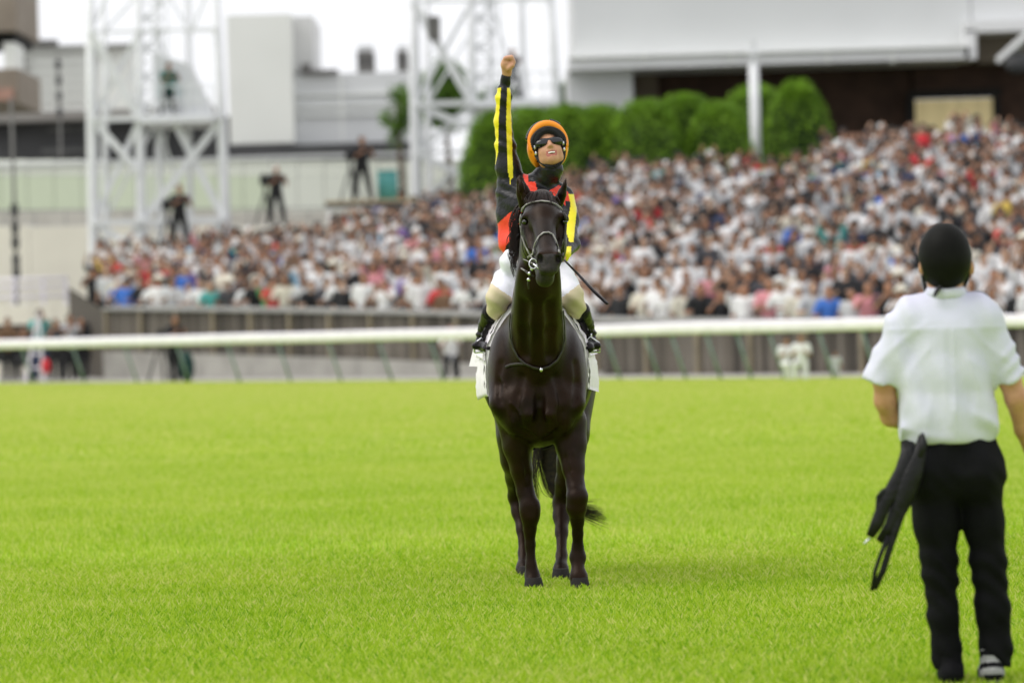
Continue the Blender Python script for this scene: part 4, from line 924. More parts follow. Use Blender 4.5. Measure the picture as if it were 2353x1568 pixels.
def person_parts(pose, h=.04, hair='short', low=True, legs='stand'):
    key = (pose, h, hair, low, legs)
    if key in PM: return PM[key]
    B = ((-.45, -.62, -.04 if low else .7), (.45, .4, 2.02)); am = arms_of(pose); lean = -.10 if pose == 'ledge' else (-.06 if pose in ('camera', 'push') else 0)
    if legs == 'wide': LG = [((-.09, 0, .9), (-.16, -.02, .48), (-.24, .02, .06)), ((.09, 0, .9), (.16, -.02, .48), (.24, .02, .06))]
    elif legs == 'kneel': LG = [((-.09, 0, .5), (-.13, -.36, .48), (-.13, -.30, .06)), ((.09, 0, .5), (.12, -.12, .08), (.12, .24, .08))]
    else: LG = [((-.09, 0, .9), (-.10, -.02, .48), (-.10, .02, .06)), ((.09, 0, .9), (.10, -.02, .48), (.10, .02, .06))]
    dz = -.4 if legs == 'kneel' else 0
    T = lambda p: (p[0], p[1] + lean * max(0, p[2] - .9) * 2, p[2] + dz)
    f = Field(*B, h); hd = T((0, -.02, 1.585))
    f.ell(hd, (.082, .095, .118), .02); f.cone((hd[0], hd[1] - .09, hd[2] - .01), (hd[0], hd[1] - .10, hd[2] - .03), .012, .016, .02); f.cone(T((0, .01, 1.36)), (hd[0], hd[1] + .02, hd[2] - .06), .055, .05, .03)
    f.cone(T((0, 0, .95)), T((0, 0, 1.32)), .09, .11, .05, (1.3, .8, 1))
    for a, b_, c in am:
        f.chain([(T(a), .045), (T(b_), .040), (T(c), .032)], .02); f.ell(T(c), (.04, .045, .05), .02)
    if low:
        for a, b_, c in LG: f.chain([((a[0], a[1], a[2]), .08), (b_, .05), (c, .038)], .02)
    skin = f.mesh('person_body', [M_skinb])
    g = Field(*B, h)
    g.chain([(T((0, 0, .90)), .135), (T((0, 0, 1.12)), .130), (T((0, .01, 1.30)), .135)], .04, (1.25, .9, 1)); g.cone(T((-.14, .01, 1.39)), T((.14, .01, 1.39)), .065, .065, .04)
    for a, b_, c in am:
        bb = np.array(T(a)) * .25 + np.array(T(b_)) * .75; g.cone(T(a), bb, .078, .068, .02)
    g.cone((hd[0], hd[1] + .01, hd[2] - .11), (hd[0], hd[1], hd[2] - .02), .045, .04, .01, sub=True)
    shirt = g.mesh('shirt', [SH['white']])
    q = Field(*B, h * .8 if h > .03 else h)
    q.ell((hd[0], hd[1] + .025, hd[2] + .028), (.094, .100, .108), .02)
    if hair == 'long': q.cone((hd[0], hd[1] + .05, hd[2]), (hd[0], hd[1] + .07, hd[2] - .2), .085, .06, .03)
    if hair == 'cap': q.cone((hd[0], hd[1] - .05, hd[2] + .06), (hd[0], hd[1] - .16, hd[2] + .045), .05, .04, .02, (1.3, 1, .5)); q.ell((hd[0], hd[1], hd[2] + .04), (.1, .11, .09), .02)
    if hair == 'hat': q.cone((hd[0], hd[1], hd[2] + .06), (hd[0], hd[1], hd[2] + .065), .17, .17, .02, (1, 1, .3)); q.ell((hd[0], hd[1], hd[2] + .08), (.1, .11, .1), .02)
    q.ell((hd[0], hd[1] - .10, hd[2] - .03), (.085, .08, .085), .01, sub=True)
    hm = q.mesh('hair', [M_hair])
    out = {'body': skin, 'shirt': shirt, 'hair': hm}
    if low:
        t = Field(*B, h)
        for a, b_, c in LG: t.chain([((a[0], a[1], a[2]), .105), (b_, .085), ((c[0], c[1], c[2] + .02), .068)], .02)
        t.cone((-.06, 0, LG[0][0][2] + .04), (.06, 0, LG[0][0][2] + .04), .115, .115, .04)
        out['trousers'] = t.mesh('trousers', [M_blk])
    PM[key] = out; return out
def place_person(loc, rz, pose, hair, shirt, skin, hairm, label, cat, group=None, h=.04, low=True, legs='stand', scale=1., trous=None):
    pp = person_parts(pose, h, hair, low, legs)
    o = bpy.data.objects.new('person', pp['body']); COL.objects.link(o); o.location = tuple(float(v) for v in loc); o.rotation_euler = (0, 0, rz); o.scale = (scale,) * 3
    tag(o, label, cat, group)
    for nm, m in (('body', skin), ('shirt', shirt), ('hair', hairm), ('trousers', trous or M_blk)):
        if nm not in pp: continue
        c = o
        if nm != 'body': c = bpy.data.objects.new(nm, pp[nm]); COL.objects.link(c); c.parent = o
        c.material_slots[0].link = 'OBJECT'; c.material_slots[0].material = m
    return o
ONES = ['', 'first', 'second', 'third', 'fourth', 'fifth', 'sixth', 'seventh', 'eighth', 'ninth', 'tenth', 'eleventh', 'twelfth', 'thirteenth', 'fourteenth', 'fifteenth', 'sixteenth', 'seventeenth', 'eighteenth', 'nineteenth']
TENS = ['', '', 'twenty', 'thirty', 'forty', 'fifty', 'sixty', 'seventy', 'eighty', 'ninety']; TENTH = ['', '', 'twentieth', 'thirtieth', 'fortieth', 'fiftieth', 'sixtieth', 'seventieth', 'eightieth', 'ninetieth']
def ordinal(n):
    if n >= 100: return 'hundred-and-' + ordinal(n - 100) if n > 100 else 'hundredth'
    if n < 20: return ONES[n]
    return TENTH[n // 10] if n % 10 == 0 else TENS[n // 10] + '-' + ONES[n % 10]
def crowd():
    rg = random.Random(11); R2 = np.random.default_rng(5); made = 0; rest = []
    poses = ['hands', 'hands', 'phone', 'raised', 'both', 'down', 'down', 'down', 'camera']
    words = {'hands': 'clapping', 'phone': 'phone up', 'raised': 'one arm raised', 'both': 'both arms raised', 'ledge': 'leaning forward', 'down': 'arms down', 'camera': 'aiming camera'}
    for k, ss in rows:
        for i, s in enumerate(ss):
            o = .62 + RD * k; js, jo = rg.uniform(-.10, .10), rg.uniform(-.16, .16)
            q = fpt(s + js, o + jo); z = ffloor(s, RD * k); sh = SHN[R2.choice(len(SHN), p=SHP)]; sk = rg.randrange(3); px = pix((q[0], q[1], z + 1.3))[0]
            if k == 0 and 262 < px < 300: sh = 'blue'
            if k in (1, 2) and 335 < px < 395 and rg.random() < .7: sh = 'red'
            sc = rg.uniform(1.06, 1.24); rz = rg.gauss(-.1, .3); fr = rg.random()
            if k > 3 and rg.random() < .06: continue
            if made < 300:
                pose = 'ledge' if (k == 0 and rg.random() < .45) else rg.choice(poses)
                hr, hn, hm = ('short', 'black hair', HR[0]) if fr < .52 else ('long', 'long brown hair', HR[1]) if fr < .68 else ('short', 'auburn hair', HR[2]) if fr < .8 else ('cap', 'a white cap', HR[3]) if fr < .87 else ('cap', 'a dark cap', M_blk) if fr < .94 else ('hat', 'a pale sun hat', SH['cream'])
                place_person((q[0], q[1], z), rz, pose, hr, SH[sh], SK[sk], hm, '%s shirt, %s, %s, %s from left, %s row' % (sh, hn, words[pose], ordinal(i + 1), ordinal(k + 1)), 'spectator', 'spectators standing behind the board fence', scale=sc)
                made += 1
            else: rest.append((q[0], q[1], z, rz, sc, SHN.index(sh), sk, 0 if fr < .6 else 1 if fr < .78 else 2 if fr < .9 else 3, rg.choice(poses)))
    # everybody further back in one mesh of simple figures
    mats = [SH[n] for n in SHN] + SK + HR; nS = len(SHN); protos = {}
    for pz in set(poses):
        b = MB(); am = arms_of(pz); n = 8; V = []
        for (zz, rx, ry) in ((.80, .16, .11), (1.1, .165, .12), (1.30, .20, .13), (1.40, .19, .10), (1.45, .07, .07)):
            for j in range(n): a = 2 * math.pi * j / n; V.append((rx * math.cos(a), ry * math.sin(a), zz))
        b.add(V, [(i * n + j, i * n + (j + 1) % n, (i + 1) * n + (j + 1) % n, (i + 1) * n + j) for i in range(4) for j in range(n)], 0)
        b.ball((0, -.02, 1.575), (.085, .10, .125), 8, 1); b.ball((0, .008, 1.635), (.115, .112, .112), 8, 2); b.tube([(0, 0, 1.40), (0, 0, 1.5)], .055, 6, 1, cap=False)
        for a, c, e in am:
            mid = tuple(c[t] * .7 + e[t] * .3 for t in range(3)); b.tube([a, c, mid], .07, 6, 0, cap=False); b.tube([mid, e], [.04, .036], 5, 1)
        V = np.array(b.V); F3 = [f for f in b.F]; protos[pz] = (V, [np.array([f for f in F3 if len(f) == kk]) for kk in (3, 4, 5)], [np.array([m for f, m in zip(F3, b.M) if len(f) == kk]) for kk in (3, 4, 5)])
    VV = []; FF = {3: [], 4: [], 5: []}; MM = {3: [], 4: [], 5: []}; n0 = 0
    for (x, y, z, rz, sc, si, sk, hi, pz) in rest:
        V, Fs, Ms = protos[pz]; c, s_ = math.cos(rz), math.sin(rz); V = V * sc
        VV.append(np.stack([V[:, 0] * c - V[:, 1] * s_ + x, V[:, 0] * s_ + V[:, 1] * c + y, V[:, 2] + z], 1)); mm = np.array([si, nS + sk, nS + 3 + hi])
        for kk, f_, m_ in zip((3, 4, 5), Fs, Ms):
            if len(f_): FF[kk].append(f_ + n0); MM[kk].append(mm[m_])
        n0 += len(V)
    ks = [k_ for k_ in (3, 4, 5) if FF[k_]]
    me = raw_mesh('crowd', np.concatenate(VV), [np.concatenate(FF[k_]) for k_ in ks], mats, np.concatenate([np.concatenate(MM[k_]) for k_ in ks]), True)
    tag(obj('crowd', me), 'dense crowd of spectators filling the upper rows of the stand', 'crowd', kind='stuff')
    print('CROWD', made, len(rest))
crowd()

# ------------------------------------------------------------------ buildings and towers
def pbox(vx0, vy0, vx1, vy1, d, depth, b=None, m=0):
    """vertical box whose front stands at distance d and covers the given part of the view"""
    cx_, cy_ = (vx0 + vx1) / 2, (vy0 + vy1) / 2; c = P(cx_, cy_, d); w_, h_ = (vx1 - vx0) * d / F, (vy1 - vy0) * d / F
    lo = (c[0] - w_ / 2, d, c[2] - h_ / 2); hi = (c[0] + w_ / 2, d + depth, c[2] + h_ / 2)
    if b is None: b = MB()
    b.box(lo, hi, m); return b
def solid(name, root, M, *a): return part(name, pbox(*a).mesh(name, M), root)
Mw = mat('pale_cladding', (.68, .69, .70), (.65, .66, .67), .6, .3)
Mw2 = mat('pale_grey_cladding', (.84, .85, .81), (.80, .81, .77), .7, .25)
Mgb = mat('greenish_panels', (.52, .60, .46), (.44, .54, .37), .7, .12)
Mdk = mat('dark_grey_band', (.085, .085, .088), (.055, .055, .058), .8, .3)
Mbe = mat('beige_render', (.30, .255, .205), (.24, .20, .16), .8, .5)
Mbr = mat('brown_brick', (.075, .044, .031), (.048, .029, .021), .9, 1.5)
Mlt = mat('lit_curtain', (.74, .62, .34), (.60, .50, .26), .8, .8, emit=.32, stretch=(3, 1, .3))
Mout = mat('dull_duct', (.17, .165, .155), (.12, .115, .11), .7, 1)

# big stand on the right
r_ = empty('grandstand', P(1800, 150, 172) * (1, 1, 0), 'huge white grandstand block with a brown brick wall beneath, filling the upper right', 'grandstand')
solid('upper_wall', r_, Mw, 1312, -260, 2225, 118, 172, 14)
solid('upper_wall', r_, Mw, 2227, -260, 2700, 44, 172, 14)
b = pbox(1306, 122, 2226, 148, 171.2, 14); part('fascia', b.mesh('fascia', mat('fascia_white', (.80, .80, .81), (.77, .77, .78), .5, .4)), r_)
b = pbox(1306, 118.5, 2226, 121, 171.0, 14); part('fascia_trim', b.mesh('fascia_trim', Mw2), r_)
b = pbox(2216, 42, 2700, 68, 171.2, 3); part('fascia', b.mesh('fascia', MATS['fascia_white']), r_)
b = pbox(2216, 69, 2243, 136, 171.2, 3); part('fascia', b.mesh('fascia', MATS['fascia_white']), r_)
solid('pier', r_, Mw, 1308, 150, 1457, 480, 172.5, 8)
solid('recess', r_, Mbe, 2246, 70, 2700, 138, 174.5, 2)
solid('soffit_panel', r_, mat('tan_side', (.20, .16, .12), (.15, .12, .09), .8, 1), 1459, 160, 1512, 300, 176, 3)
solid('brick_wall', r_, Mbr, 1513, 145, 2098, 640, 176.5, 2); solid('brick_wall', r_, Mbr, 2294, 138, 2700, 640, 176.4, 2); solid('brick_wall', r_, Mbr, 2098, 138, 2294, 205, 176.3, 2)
solid('door_frame', r_, mat('black_frame', (.012, .011, .010), (.008, .007, .006), .7, 2), 2086, 206, 2300, 226, 175.9, .4)
solid('door_frame', r_, MATS['black_frame'], 2086, 227, 2106, 520, 175.9, .4); solid('door_frame', r_, MATS['black_frame'], 2286, 227, 2302, 520, 175.9, .4)
solid('lit_doorway', r_, Mlt, 2107, 228, 2285, 520, 178, .2)
b = MB(); b.bar(P(2298, 140, 170), P(2400, 48, 168), .38, .25); part('strut', b.mesh('strut', Mw), r_)
b = MB(); b.ball(P(2338, 145, 169.6), (.5, .4, .42), 14); part('round_lamp', b.mesh('round_lamp', Mdk, True), r_)
for vx in (1480, 1680, 2050, 1900):
    b = MB(); b.box(P(vx, 121, 171.1) + (-.03, -.08, -.42), P(vx, 121, 171.1) + (.03, 0, .0)); part('fascia_joint', b.mesh('fascia_joint', Mw2), r_)

a_, c_ = P(1040, 470, 157), P(2900, 470, 157)
b = MB(); b.box((a_[0], 153.5, -.02), (c_[0], 176, 4.55)); tag(obj('bank', b.mesh('bank', mat('planted_bank', (.05, .055, .03), (.03, .035, .02), .95, 1))), kind='structure')
# pole in front of it
q0, q1 = P(1728, 150, 160), P(1739, 430, 160); r_ = empty('flag_pole', (q1[0], 160, 0), 'white pole standing before the hedge at the back of the crowd', 'pole')
b = MB(); b.tube([(q1[0], 160, 0), (q1[0], 160, q1[2]), (q1[0], 160, q0[2])], .175, 12); part('shaft', b.mesh('shaft', M_steel, True), r_)
b = MB(); b.tube([(q1[0], 160, q0[2]), (q1[0], 160, q0[2] + .9)], .07, 8); b.box((q1[0] - .2, 159.9, q0[2] + .35), (q1[0] + .2, 160.1, q0[2] + .45)); part('finial', b.mesh('finial', M_steel), r_)

# pale block with plant room, left of centre
r_ = empty('flat_roofed_building', P(830, 330, 235) * (1, 1, 0), 'pale grey flat roofed building with a tall windowless box between the towers', 'building')
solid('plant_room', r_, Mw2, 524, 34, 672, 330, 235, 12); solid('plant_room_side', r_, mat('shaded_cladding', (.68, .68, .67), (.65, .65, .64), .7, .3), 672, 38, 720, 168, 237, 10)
solid('main_wall', r_, Mw, 530, 170, 975, 330, 236, 14)
for i, vy in enumerate((215, 242, 262)): solid('wall_rib', r_, Mw2, 674, vy, 975, vy + 2.2, 235.8, .2)
solid('parapet', r_, mat('parapet_dark', (.20, .19, .185), (.14, .13, .13), .8, 1), 690, 160, 775, 168, 235.5, 1.5); solid('roof_box', r_, Mout, 692, 146, 712, 160, 235.6, 1)
solid('dark_base', r_, Mdk, 520, 330, 975, 480, 234.5, 3)
solid('drain_pipe', r_, Mw2, 783, 172, 786, 325, 235.2, .3)
for x0, x1 in ((820, 858), (911, 936)):
    solid('roof_vent', r_, Mout, x0, 118, x1, 172, 238, 3); solid('vent_hood', r_, Mw, x0 + 2, 104, x1 - 2, 118, 238.2, 2.6)
    solid('vent_band', r_, Mdk, x0, 138, x1, 142, 237.8, .2)

# left buildings
r_ = empty('tiered_building', P(110, 300, 260) * (1, 1, 0), 'light grey industrial building with a dark lower band behind the left tower', 'building')
solid('upper_wall', r_, Mw2, 38, 106, 205, 268, 262, 8); solid('upper_wall', r_, Mw2, 205, 108, 300, 268, 262.3, 8); solid('roof_edge', r_, mat('roof_edge_grey', (.26, .26, .25), (.2, .2, .19), .8, 1), 36, 104, 300, 110, 261.5, 9)
solid('canopy', r_, mat('taupe_canopy', (.30, .285, .265), (.25, .235, .22), .8, .5), -40, 252, 500, 274, 259, 6)
solid('dark_band', r_, Mdk, -40, 275, 540, 480, 261, 3)
for x0, y0, x1, y1 in ((110, 290, 205, 300), (95, 340, 205, 352), (300, 285, 420, 296)): solid('louvre', r_, mat('louvre_grey', (.15, .15, .15), (.11, .11, .11), .7, 1), x0, y0, x1, y1, 260.8, .2)
for i in range(6): solid('wall_rib', r_, mat('rib_grey', (.44, .44, .42), (.4, .4, .38), .8, 1), 38, 128 + i * 21, 205, 130 + i * 21, 261.8, .2)
for vx in (57, 92, 120, 81): b = MB(); b.tube([P(vx, 106, 262), P(vx, 92, 262)], .35, 6); part('roof_vent', b.mesh('roof_vent', Mout), r_)
solid('downpipe', r_, Mout, 53, 128, 60, 250, 261.6, .3)
r_ = empty('beige_building', P(0, 60, 210) * (1, 1, 0), 'beige rendered building cut by the left edge of the picture', 'building')
solid('upper_wall', r_, Mbe, -150, -80, 36, 74, 210, 10); solid('shadow_gap', r_, mat('gap_dark', (.02, .02, .02), (.015, .015, .015), .8, 1), -150, 75, 33, 98, 211, 8); solid('column', r_, Mw2, 8, 98, 34, 160, 210.5, 4); solid('lower_wall', r_, Mbe, -150, 160, 42, 240, 210, 10); solid('signboard', r_, mat('pinkish_sign', (.45, .27, .21), (.35, .2, .16), .8, 2), -150, 206, 30, 232, 209.8, .2)
# green-white barrier panels and concrete apron behind the crowd
r_ = empty('barrier_wall', P(500, 480, 190) * (1, 1, 0), 'long pale green barrier of tall panels behind the left towers', 'wall')
xs = list(range(-60, 1100, 62))
for x0, x1 in zip(xs[:-1], xs[1:]):
    solid('panel', r_, mat('panel_%d' % (0 if x1 < 640 else 1), (.70, .76, .60) if x1 < 640 else (.78, .80, .72), (.63, .70, .52) if x1 < 640 else (.73, .76, .67), .6, .10), x0, 404, x1 - 1.5, 506, 190, .15)
    solid('top_panel', r_, mat('panel_pale', (.84, .86, .78), (.80, .82, .73), .5, .2), x0, 368, x1 - 1.5, 403, 190.05, .12)
solid('capping', r_, Mw, -60, 361, 1100, 368, 189.9, .3)
r_ = empty('concrete_wall', P(400, 560, 165) * (1, 1, 0), 'low warm grey concrete wall with a top rail behind the crowd', 'wall')
for x0, x1 in zip(range(-80, 1120, 150), range(70, 1270, 150)):
    solid('slab', r_, M_conc2, x0, 520, x1 - 1, 700, 165, .4)
    solid('parapet_panel', r_, M_conc, x0, 484, x1 - 1, 519, 168, .3)
b = MB()
for vx in range(-60, 1100, 70): b.bar(P(vx, 484, 167.5), P(vx, 519, 167.5), .04)
b.bar(P(-80, 478 + 38, 167.4) + (0, 0, 0.5), P(1120, 478, 167.4) + (0, 0, .05), .05)
o = part('rail_bars', b.mesh('rail_bars', mat('grey_rail', (.30, .30, .30), (.25, .25, .25), .6, 1)), r_); o['kind'] = 'stuff'
# terraced steps and white guard rails at far left
r_ = empty('guard_rail', P(80, 690, 148) * (1, 1, 0), 'white tubular guard rail left of the plank wing', 'rail')
for vy in (641, 660, 681): b = MB(); b.tube([P(-60, vy + 3.5, 148), P(156, vy - 3, 148)], .055, 6); part('cross_rail', b.mesh('cross_rail', M_rail, True), r_)
for vx in (-40, 30, 98, 150): b = MB(); p = P(vx, 636, 148); b.tube([(p[0], 148.05, p[2]), (p[0], 148.05, 0)], .05, 6); part('upright', b.mesh('upright', M_rail, True), r_)
r_ = empty('low_wall', P(60, 800, 132) * (1, 1, 0), 'pale concrete kerb wall behind the kneeling photographers', 'wall')
for x0, x1 in zip(range(-90, 240, 55), range(-35, 295, 55)): solid('block', r_, M_conc2, x0, 700, x1 - 1, 900, 140, .4)
b = pbox(-100, 745, 206, 830, 131, .1); tag(obj('dark_screen', b.mesh('dark_screen', M_blk)), 'low black screen behind the photographers at the far left', 'screen')

# lattice towers
def tower(d, xl, xm, xr, top, base, label, levels, cab):
    c = P(xm, 500, d); root = empty('lattice_tower', (c[0], d, 0), label, 'tower', 'white steel camera towers')
    def at(vx, vy, dd): return P(vx + (vy - 300) * .0, vy, d + dd)
    dp = 4.2
    def leg(x, dd, lean, wd):
        a = at(x, top, dd); e = at(x + lean, base, dd); e = np.array((e[0], e[1], 0.)) if True else e
        b = MB(); b.tube([a, at(x + lean * .5, (top + base) / 2, dd), at(x + lean, base, dd), e], [wd * .8, wd, wd, wd], 10); part('leg', b.mesh('leg', M_steel, True), root)
    sc = d / F
    leg(xl, 0, 10, 13 * sc); leg(xm, 0, 7, 11.5 * sc); leg(xr, 0, 28, 11.5 * sc)
    leg(xl + 32, dp, 6, 7 * sc); leg(xm + 44, dp, 8, 7 * sc); leg(xr - 68, dp, 14, 7 * sc)
    def X(x, lean, vy): return x + lean * (vy - top) / (base - top)
    def br(p, q, wd, nm='brace'):
        b = MB(); b.bar(p, q, wd); part(nm, b.mesh(nm, M_steel), root)
    for i in range(len(levels) - 1):
        y0, y1, hv = levels[i][0], levels[i + 1][0], levels[i][1]
        wd = (13 if hv else 6) * sc
        L = lambda vy, dd=0: at(X(xl, 10, vy), vy, dd); Mi = lambda vy, dd=0: at(X(xm, 7, vy), vy, dd); Rr = lambda vy, dd=0: at(X(xr, 28, vy), vy, dd)
        br(L(y0, -.2), Rr(y0 - 9, -.2), (12 if hv else 5) * sc, 'beam')
        if levels[i][2] == 'x': br(L(y0, -.1), Mi(y1, -.1), 18 * sc); br(Mi(y0, .1), L(y1, .1), 10 * sc)
        elif levels[i][2] == 'k': br(L(y0, -.1), at(X(xm, 7, y1), y0 + (y1 - y0) * .52, -.1), 16 * sc); br(Mi(y0, .1), L(y1, .1), 13 * sc); br(Mi(y1, .1), Rr(y0, .1), 16 * sc); br(at(xm + 80, y0, .2), Rr(y1, .2), 15 * sc)
        elif levels[i][2] == '/': br(L(y1, .1), at(X(xl, 10, y0) + (xm - xl) * .55, y0, .1), 5 * sc); br(Rr(y0, .1), at(X(xr, 28, y1) - 60, y1, .1), 6 * sc)
        for dd in (dp,): br(at(xl + 32, y0, dd), at(xr - 60, y0 - 6, dd), 6 * sc, 'beam'); br(at(xl + 32, y1, dd), at(xm + 44, y0, dd), 6 * sc); br(at(xm + 44, y0, dd), at(xr - 60, y1, dd), 6 * sc)
        br(L(y0), at(xl + 34, y0 - 4, dp), 6 * sc, 'beam'); br(Rr(y0), at(xr - 60, y0 - 4, dp), 6 * sc, 'beam'); br(Mi(y0), at(xm + 44, y0 - 4, dp), 6 * sc, 'beam')
    # thin stays and inner lattice mast
    for vx in (xm + 62, xm + 118): b = MB(); b.tube([at(vx, top, 1.5), at(vx + 10, levels[cab][0], 1.5)], 2.4 * sc, 6); part('stay', b.mesh('stay', M_steel), root)
    b = MB(); y = top; k = 0
    while y < levels[cab][0] - 12:
        a, e = (xm + 12, xm + 56) if k % 2 else (xm + 56, xm + 12); b.bar(at(a, y, 2.), at(e, y + 34, 2.), 7 * sc); b.bar(at(xm + 12, y + 34, 2.1), at(xm + 56, y + 34, 2.1), 5 * sc); y += 34; k += 1
    o = part('inner_lattice', b.mesh('inner_lattice', M_steel), root); o['kind'] = 'stuff'
    # ladder
    b = MB(); y0, y1 = levels[cab][0], base
    for sx in (xm + 28, xm + 50): b.bar(at(sx + 18, y0, 1.), at(sx - 14, y1, 1.), 3 * sc)
    for i in range(20): vy = y0 + (y1 - y0) * (i + .5) / 20; sh = 18 - 32 * (i + .5) / 20; b.bar(at(xm + 28 + sh, vy, 1.), at(xm + 50 + sh, vy, 1.), 2.4 * sc)
    o = part('ladder', b.mesh('ladder', M_steel), root)
    # working platform with guard rail
    yc = levels[cab][0]; p0 = at(X(xm, 7, yc), yc - 2, -.4); p1 = at(X(xr, 28, yc), yc - 2, dp + .3)
    b = MB(); b.box((p0[0], d - .5, p0[2] - .16), (p1[0], d + dp + .4, p0[2])); part('platform', b.mesh('platform', M_steel), root)
    for hh in (.55, 1.05): b = MB(); b.tube([(p0[0], d - .45, p0[2] + hh), (p1[0], d - .45, p0[2] + hh)], .03, 6); part('guard_rail', b.mesh('guard_rail', M_steel), root)
    for i in range(7): xx = p0[0] + (p1[0] - p0[0]) * i / 6; b = MB(); b.tube([(xx, d - .45, p0[2]), (xx, d - .45, p0[2] + 1.05)], .025, 6); part('baluster', b.mesh('baluster', M_steel), root)
    return p0, p1
t1 = tower(150, 206, 318, 494, -60, 590, 'tall white lattice camera tower at the left with a cameraman in green', [(-60, 0, '/'), (75, 0, 'x'), (275, 1, 'k'), (512, 1, 'k'), (640, 1, '')], 2)
t2 = tower(162, 948, 1082, 1262, -60, 480, 'white lattice camera tower behind the raised fist', [(-60, 0, '/'), (5, 0, 'x'), (240, 1, 'k'), (350, 0, 'k'), (480, 1, '')], 2)
# fabric-wrapped box on the first tower
q = P(432, 250, 151.5); b = MB(); b.hexa([(q[0] - 1.0, 151.2, q[2] - .3), (q[0] + .9, 151.2, q[2] - .3), (q[0] + .9, 152.6, q[2] - .3), (q[0] - 1.0, 152.6, q[2] - .3), (q[0] - 1.1, 151.3, q[2] + 1.9), (q[0] + .1, 151.3, q[2] + 1.45), (q[0] + .1, 152.4, q[2] + 1.5), (q[0] - 1.1, 152.4, q[2] + 1.9)])
tag(obj('weather_cover', b.mesh('weather_cover', Mw)), 'white weather cover beside the cameraman on the left tower', 'cover')

# camera crews
M_cam = mat('camera_black', (.02, .02, .022), (.012, .012, .013), .5, 20)
def crew(vx, vfeet, d, label, lab2, shirt='charcoal', pose='push', sc=1., tri=True, hairm=None, leg='wide', rz=.35, vest=None):
    p = P(vx, vfeet, d); o = place_person(p, rz, pose, 'short', SH[shirt], M_skinb, hairm or M_hair, label, 'cameraman', h=.03, legs=leg, scale=sc)
    if tri:
        c = p + np.array((-.30 * sc, -.25, 0)); r = empty('video_camera', c, lab2, 'camera')
        b = MB(); b.box((-.14, -.3, 1.30), (.14, .25, 1.56)); b.box((-.10, -.05, 1.56), (.04, .12, 1.66)); o1 = obj('camera_body', b.mesh('camera_body', M_cam), r)
        b = MB(); b.tube([(0, -.3, 1.43), (0, -.62, 1.43)], [.09, .11], 10); obj('lens', b.mesh('lens', M_cam, True), r)
        b = MB(); b.tube([(0, 0, 1.30), (0, 0, 1.0)], .05, 8); obj('tripod_head', b.mesh('tripod_head', M_cam, True), r)
        for a in (-2.5, -.6, 1.4): b = MB(); b.tube([(0, 0, 1.1), (.42 * math.cos(a), .42 * math.sin(a), 0)], .03, 6); obj('leg', b.mesh('leg', M_cam), r)
    return o
def deck(vx0, vx1, vy, d, label, col=None):
    a, e = P(vx0, vy, d), P(vx1, vy, d); z = (a[2] + e[2]) / 2; r = empty('camera_platform', ((a[0] + e[0]) / 2, d, 0), label, 'platform')
    b = MB(); b.box((a[0], d - .9, z - .1), (e[0], d + .9, z)); part('deck', b.mesh('deck', col or M_conc2), r)
    for xx in (a[0] + .1, e[0] - .1, (a[0] + e[0]) / 2):
        b = MB(); b.box((xx - .05, d - .8, 0), (xx + .05, d - .7, z - .1)); part('leg', b.mesh('leg', M_steel), r)
    b = MB(); b.box((a[0], d - .95, z - .22), (e[0], d - .92, z - .1)); part('edge_board', b.mesh('edge_board', Mdk), r); return z
deck(385, 520, 574, 146, 'low camera platform in front of the left tower'); crew(414, 574, 146, 'cameraman in dark clothes and cap at the foot of the left tower', 'video camera on tripod before the left tower', 'black', hairm=Mout, sc=1.22)
deck(600, 860, 517, 147, 'flat camera platform between the two towers'); crew(636, 517, 147, 'cameraman in dark grey standing alone between the towers', 'video camera on tripod between the two towers', 'black', hairm=HR[3], sc=1.13)
deck(750, 960, 460, 148.5, 'raised timber camera platform at the foot of the middle tower', mat('plywood', (.46, .38, .24), (.38, .31, .19), .8, 2)); crew(833, 460, 148.5, 'cameraman in black bending to his camera on the timber platform', 'video camera on tripod on the timber platform', 'black', sc=1.22)
p = t1[0]; q = P(388, 262, 150.8); o = place_person((q[0], 150.8, p[2]), .5, 'push', 'short', mat('deep_teal_top', (.02, .13, .10), (.015, .09, .07), .8, 5), M_skinb, M_hair, 'cameraman in dark green top high on the left tower', 'cameraman', h=.03, legs='wide', scale=1.1)
p = t2[0]; q = P(1180, 240, 162.8); o = place_person((q[0], 162.8, p[2]), 0, 'camera', 'short', SH['charcoal'], M_skinb, M_hair, 'cameraman in grey high on the middle tower behind the raised fist', 'cameraman', h=.03, legs='wide', scale=1.15)
for (vx, vy, d, c, lab) in ((388, 205, 151, 'teal', 'camera in teal rain cover on the left tower'),):
    b = pbox(vx - 16, vy - 18, vx + 16, vy + 20, d, .6); tag(obj('covered_camera', b.mesh('covered_camera', SH['teal'])), lab, 'camera')
# drum beside the middle tower
p = P(891, 459, 148.9); r_ = empty('drum', p, 'teal green drum standing beside the middle tower', 'drum'); b = MB(); b.tube([(0, 0, 0), (0, 0, .45), (0, 0, .90)], [.33, .34, .33], 16); obj('shell', b.mesh('shell', mat('teal_drum', (.10, .34, .32), (.07, .26, .25), .5, 2), True), r_); b = MB(); b.tube([(.0, 0, .9), (0, 0, .95)], .35, 16); obj('lid', b.mesh('lid', SH['teal'], True), r_)
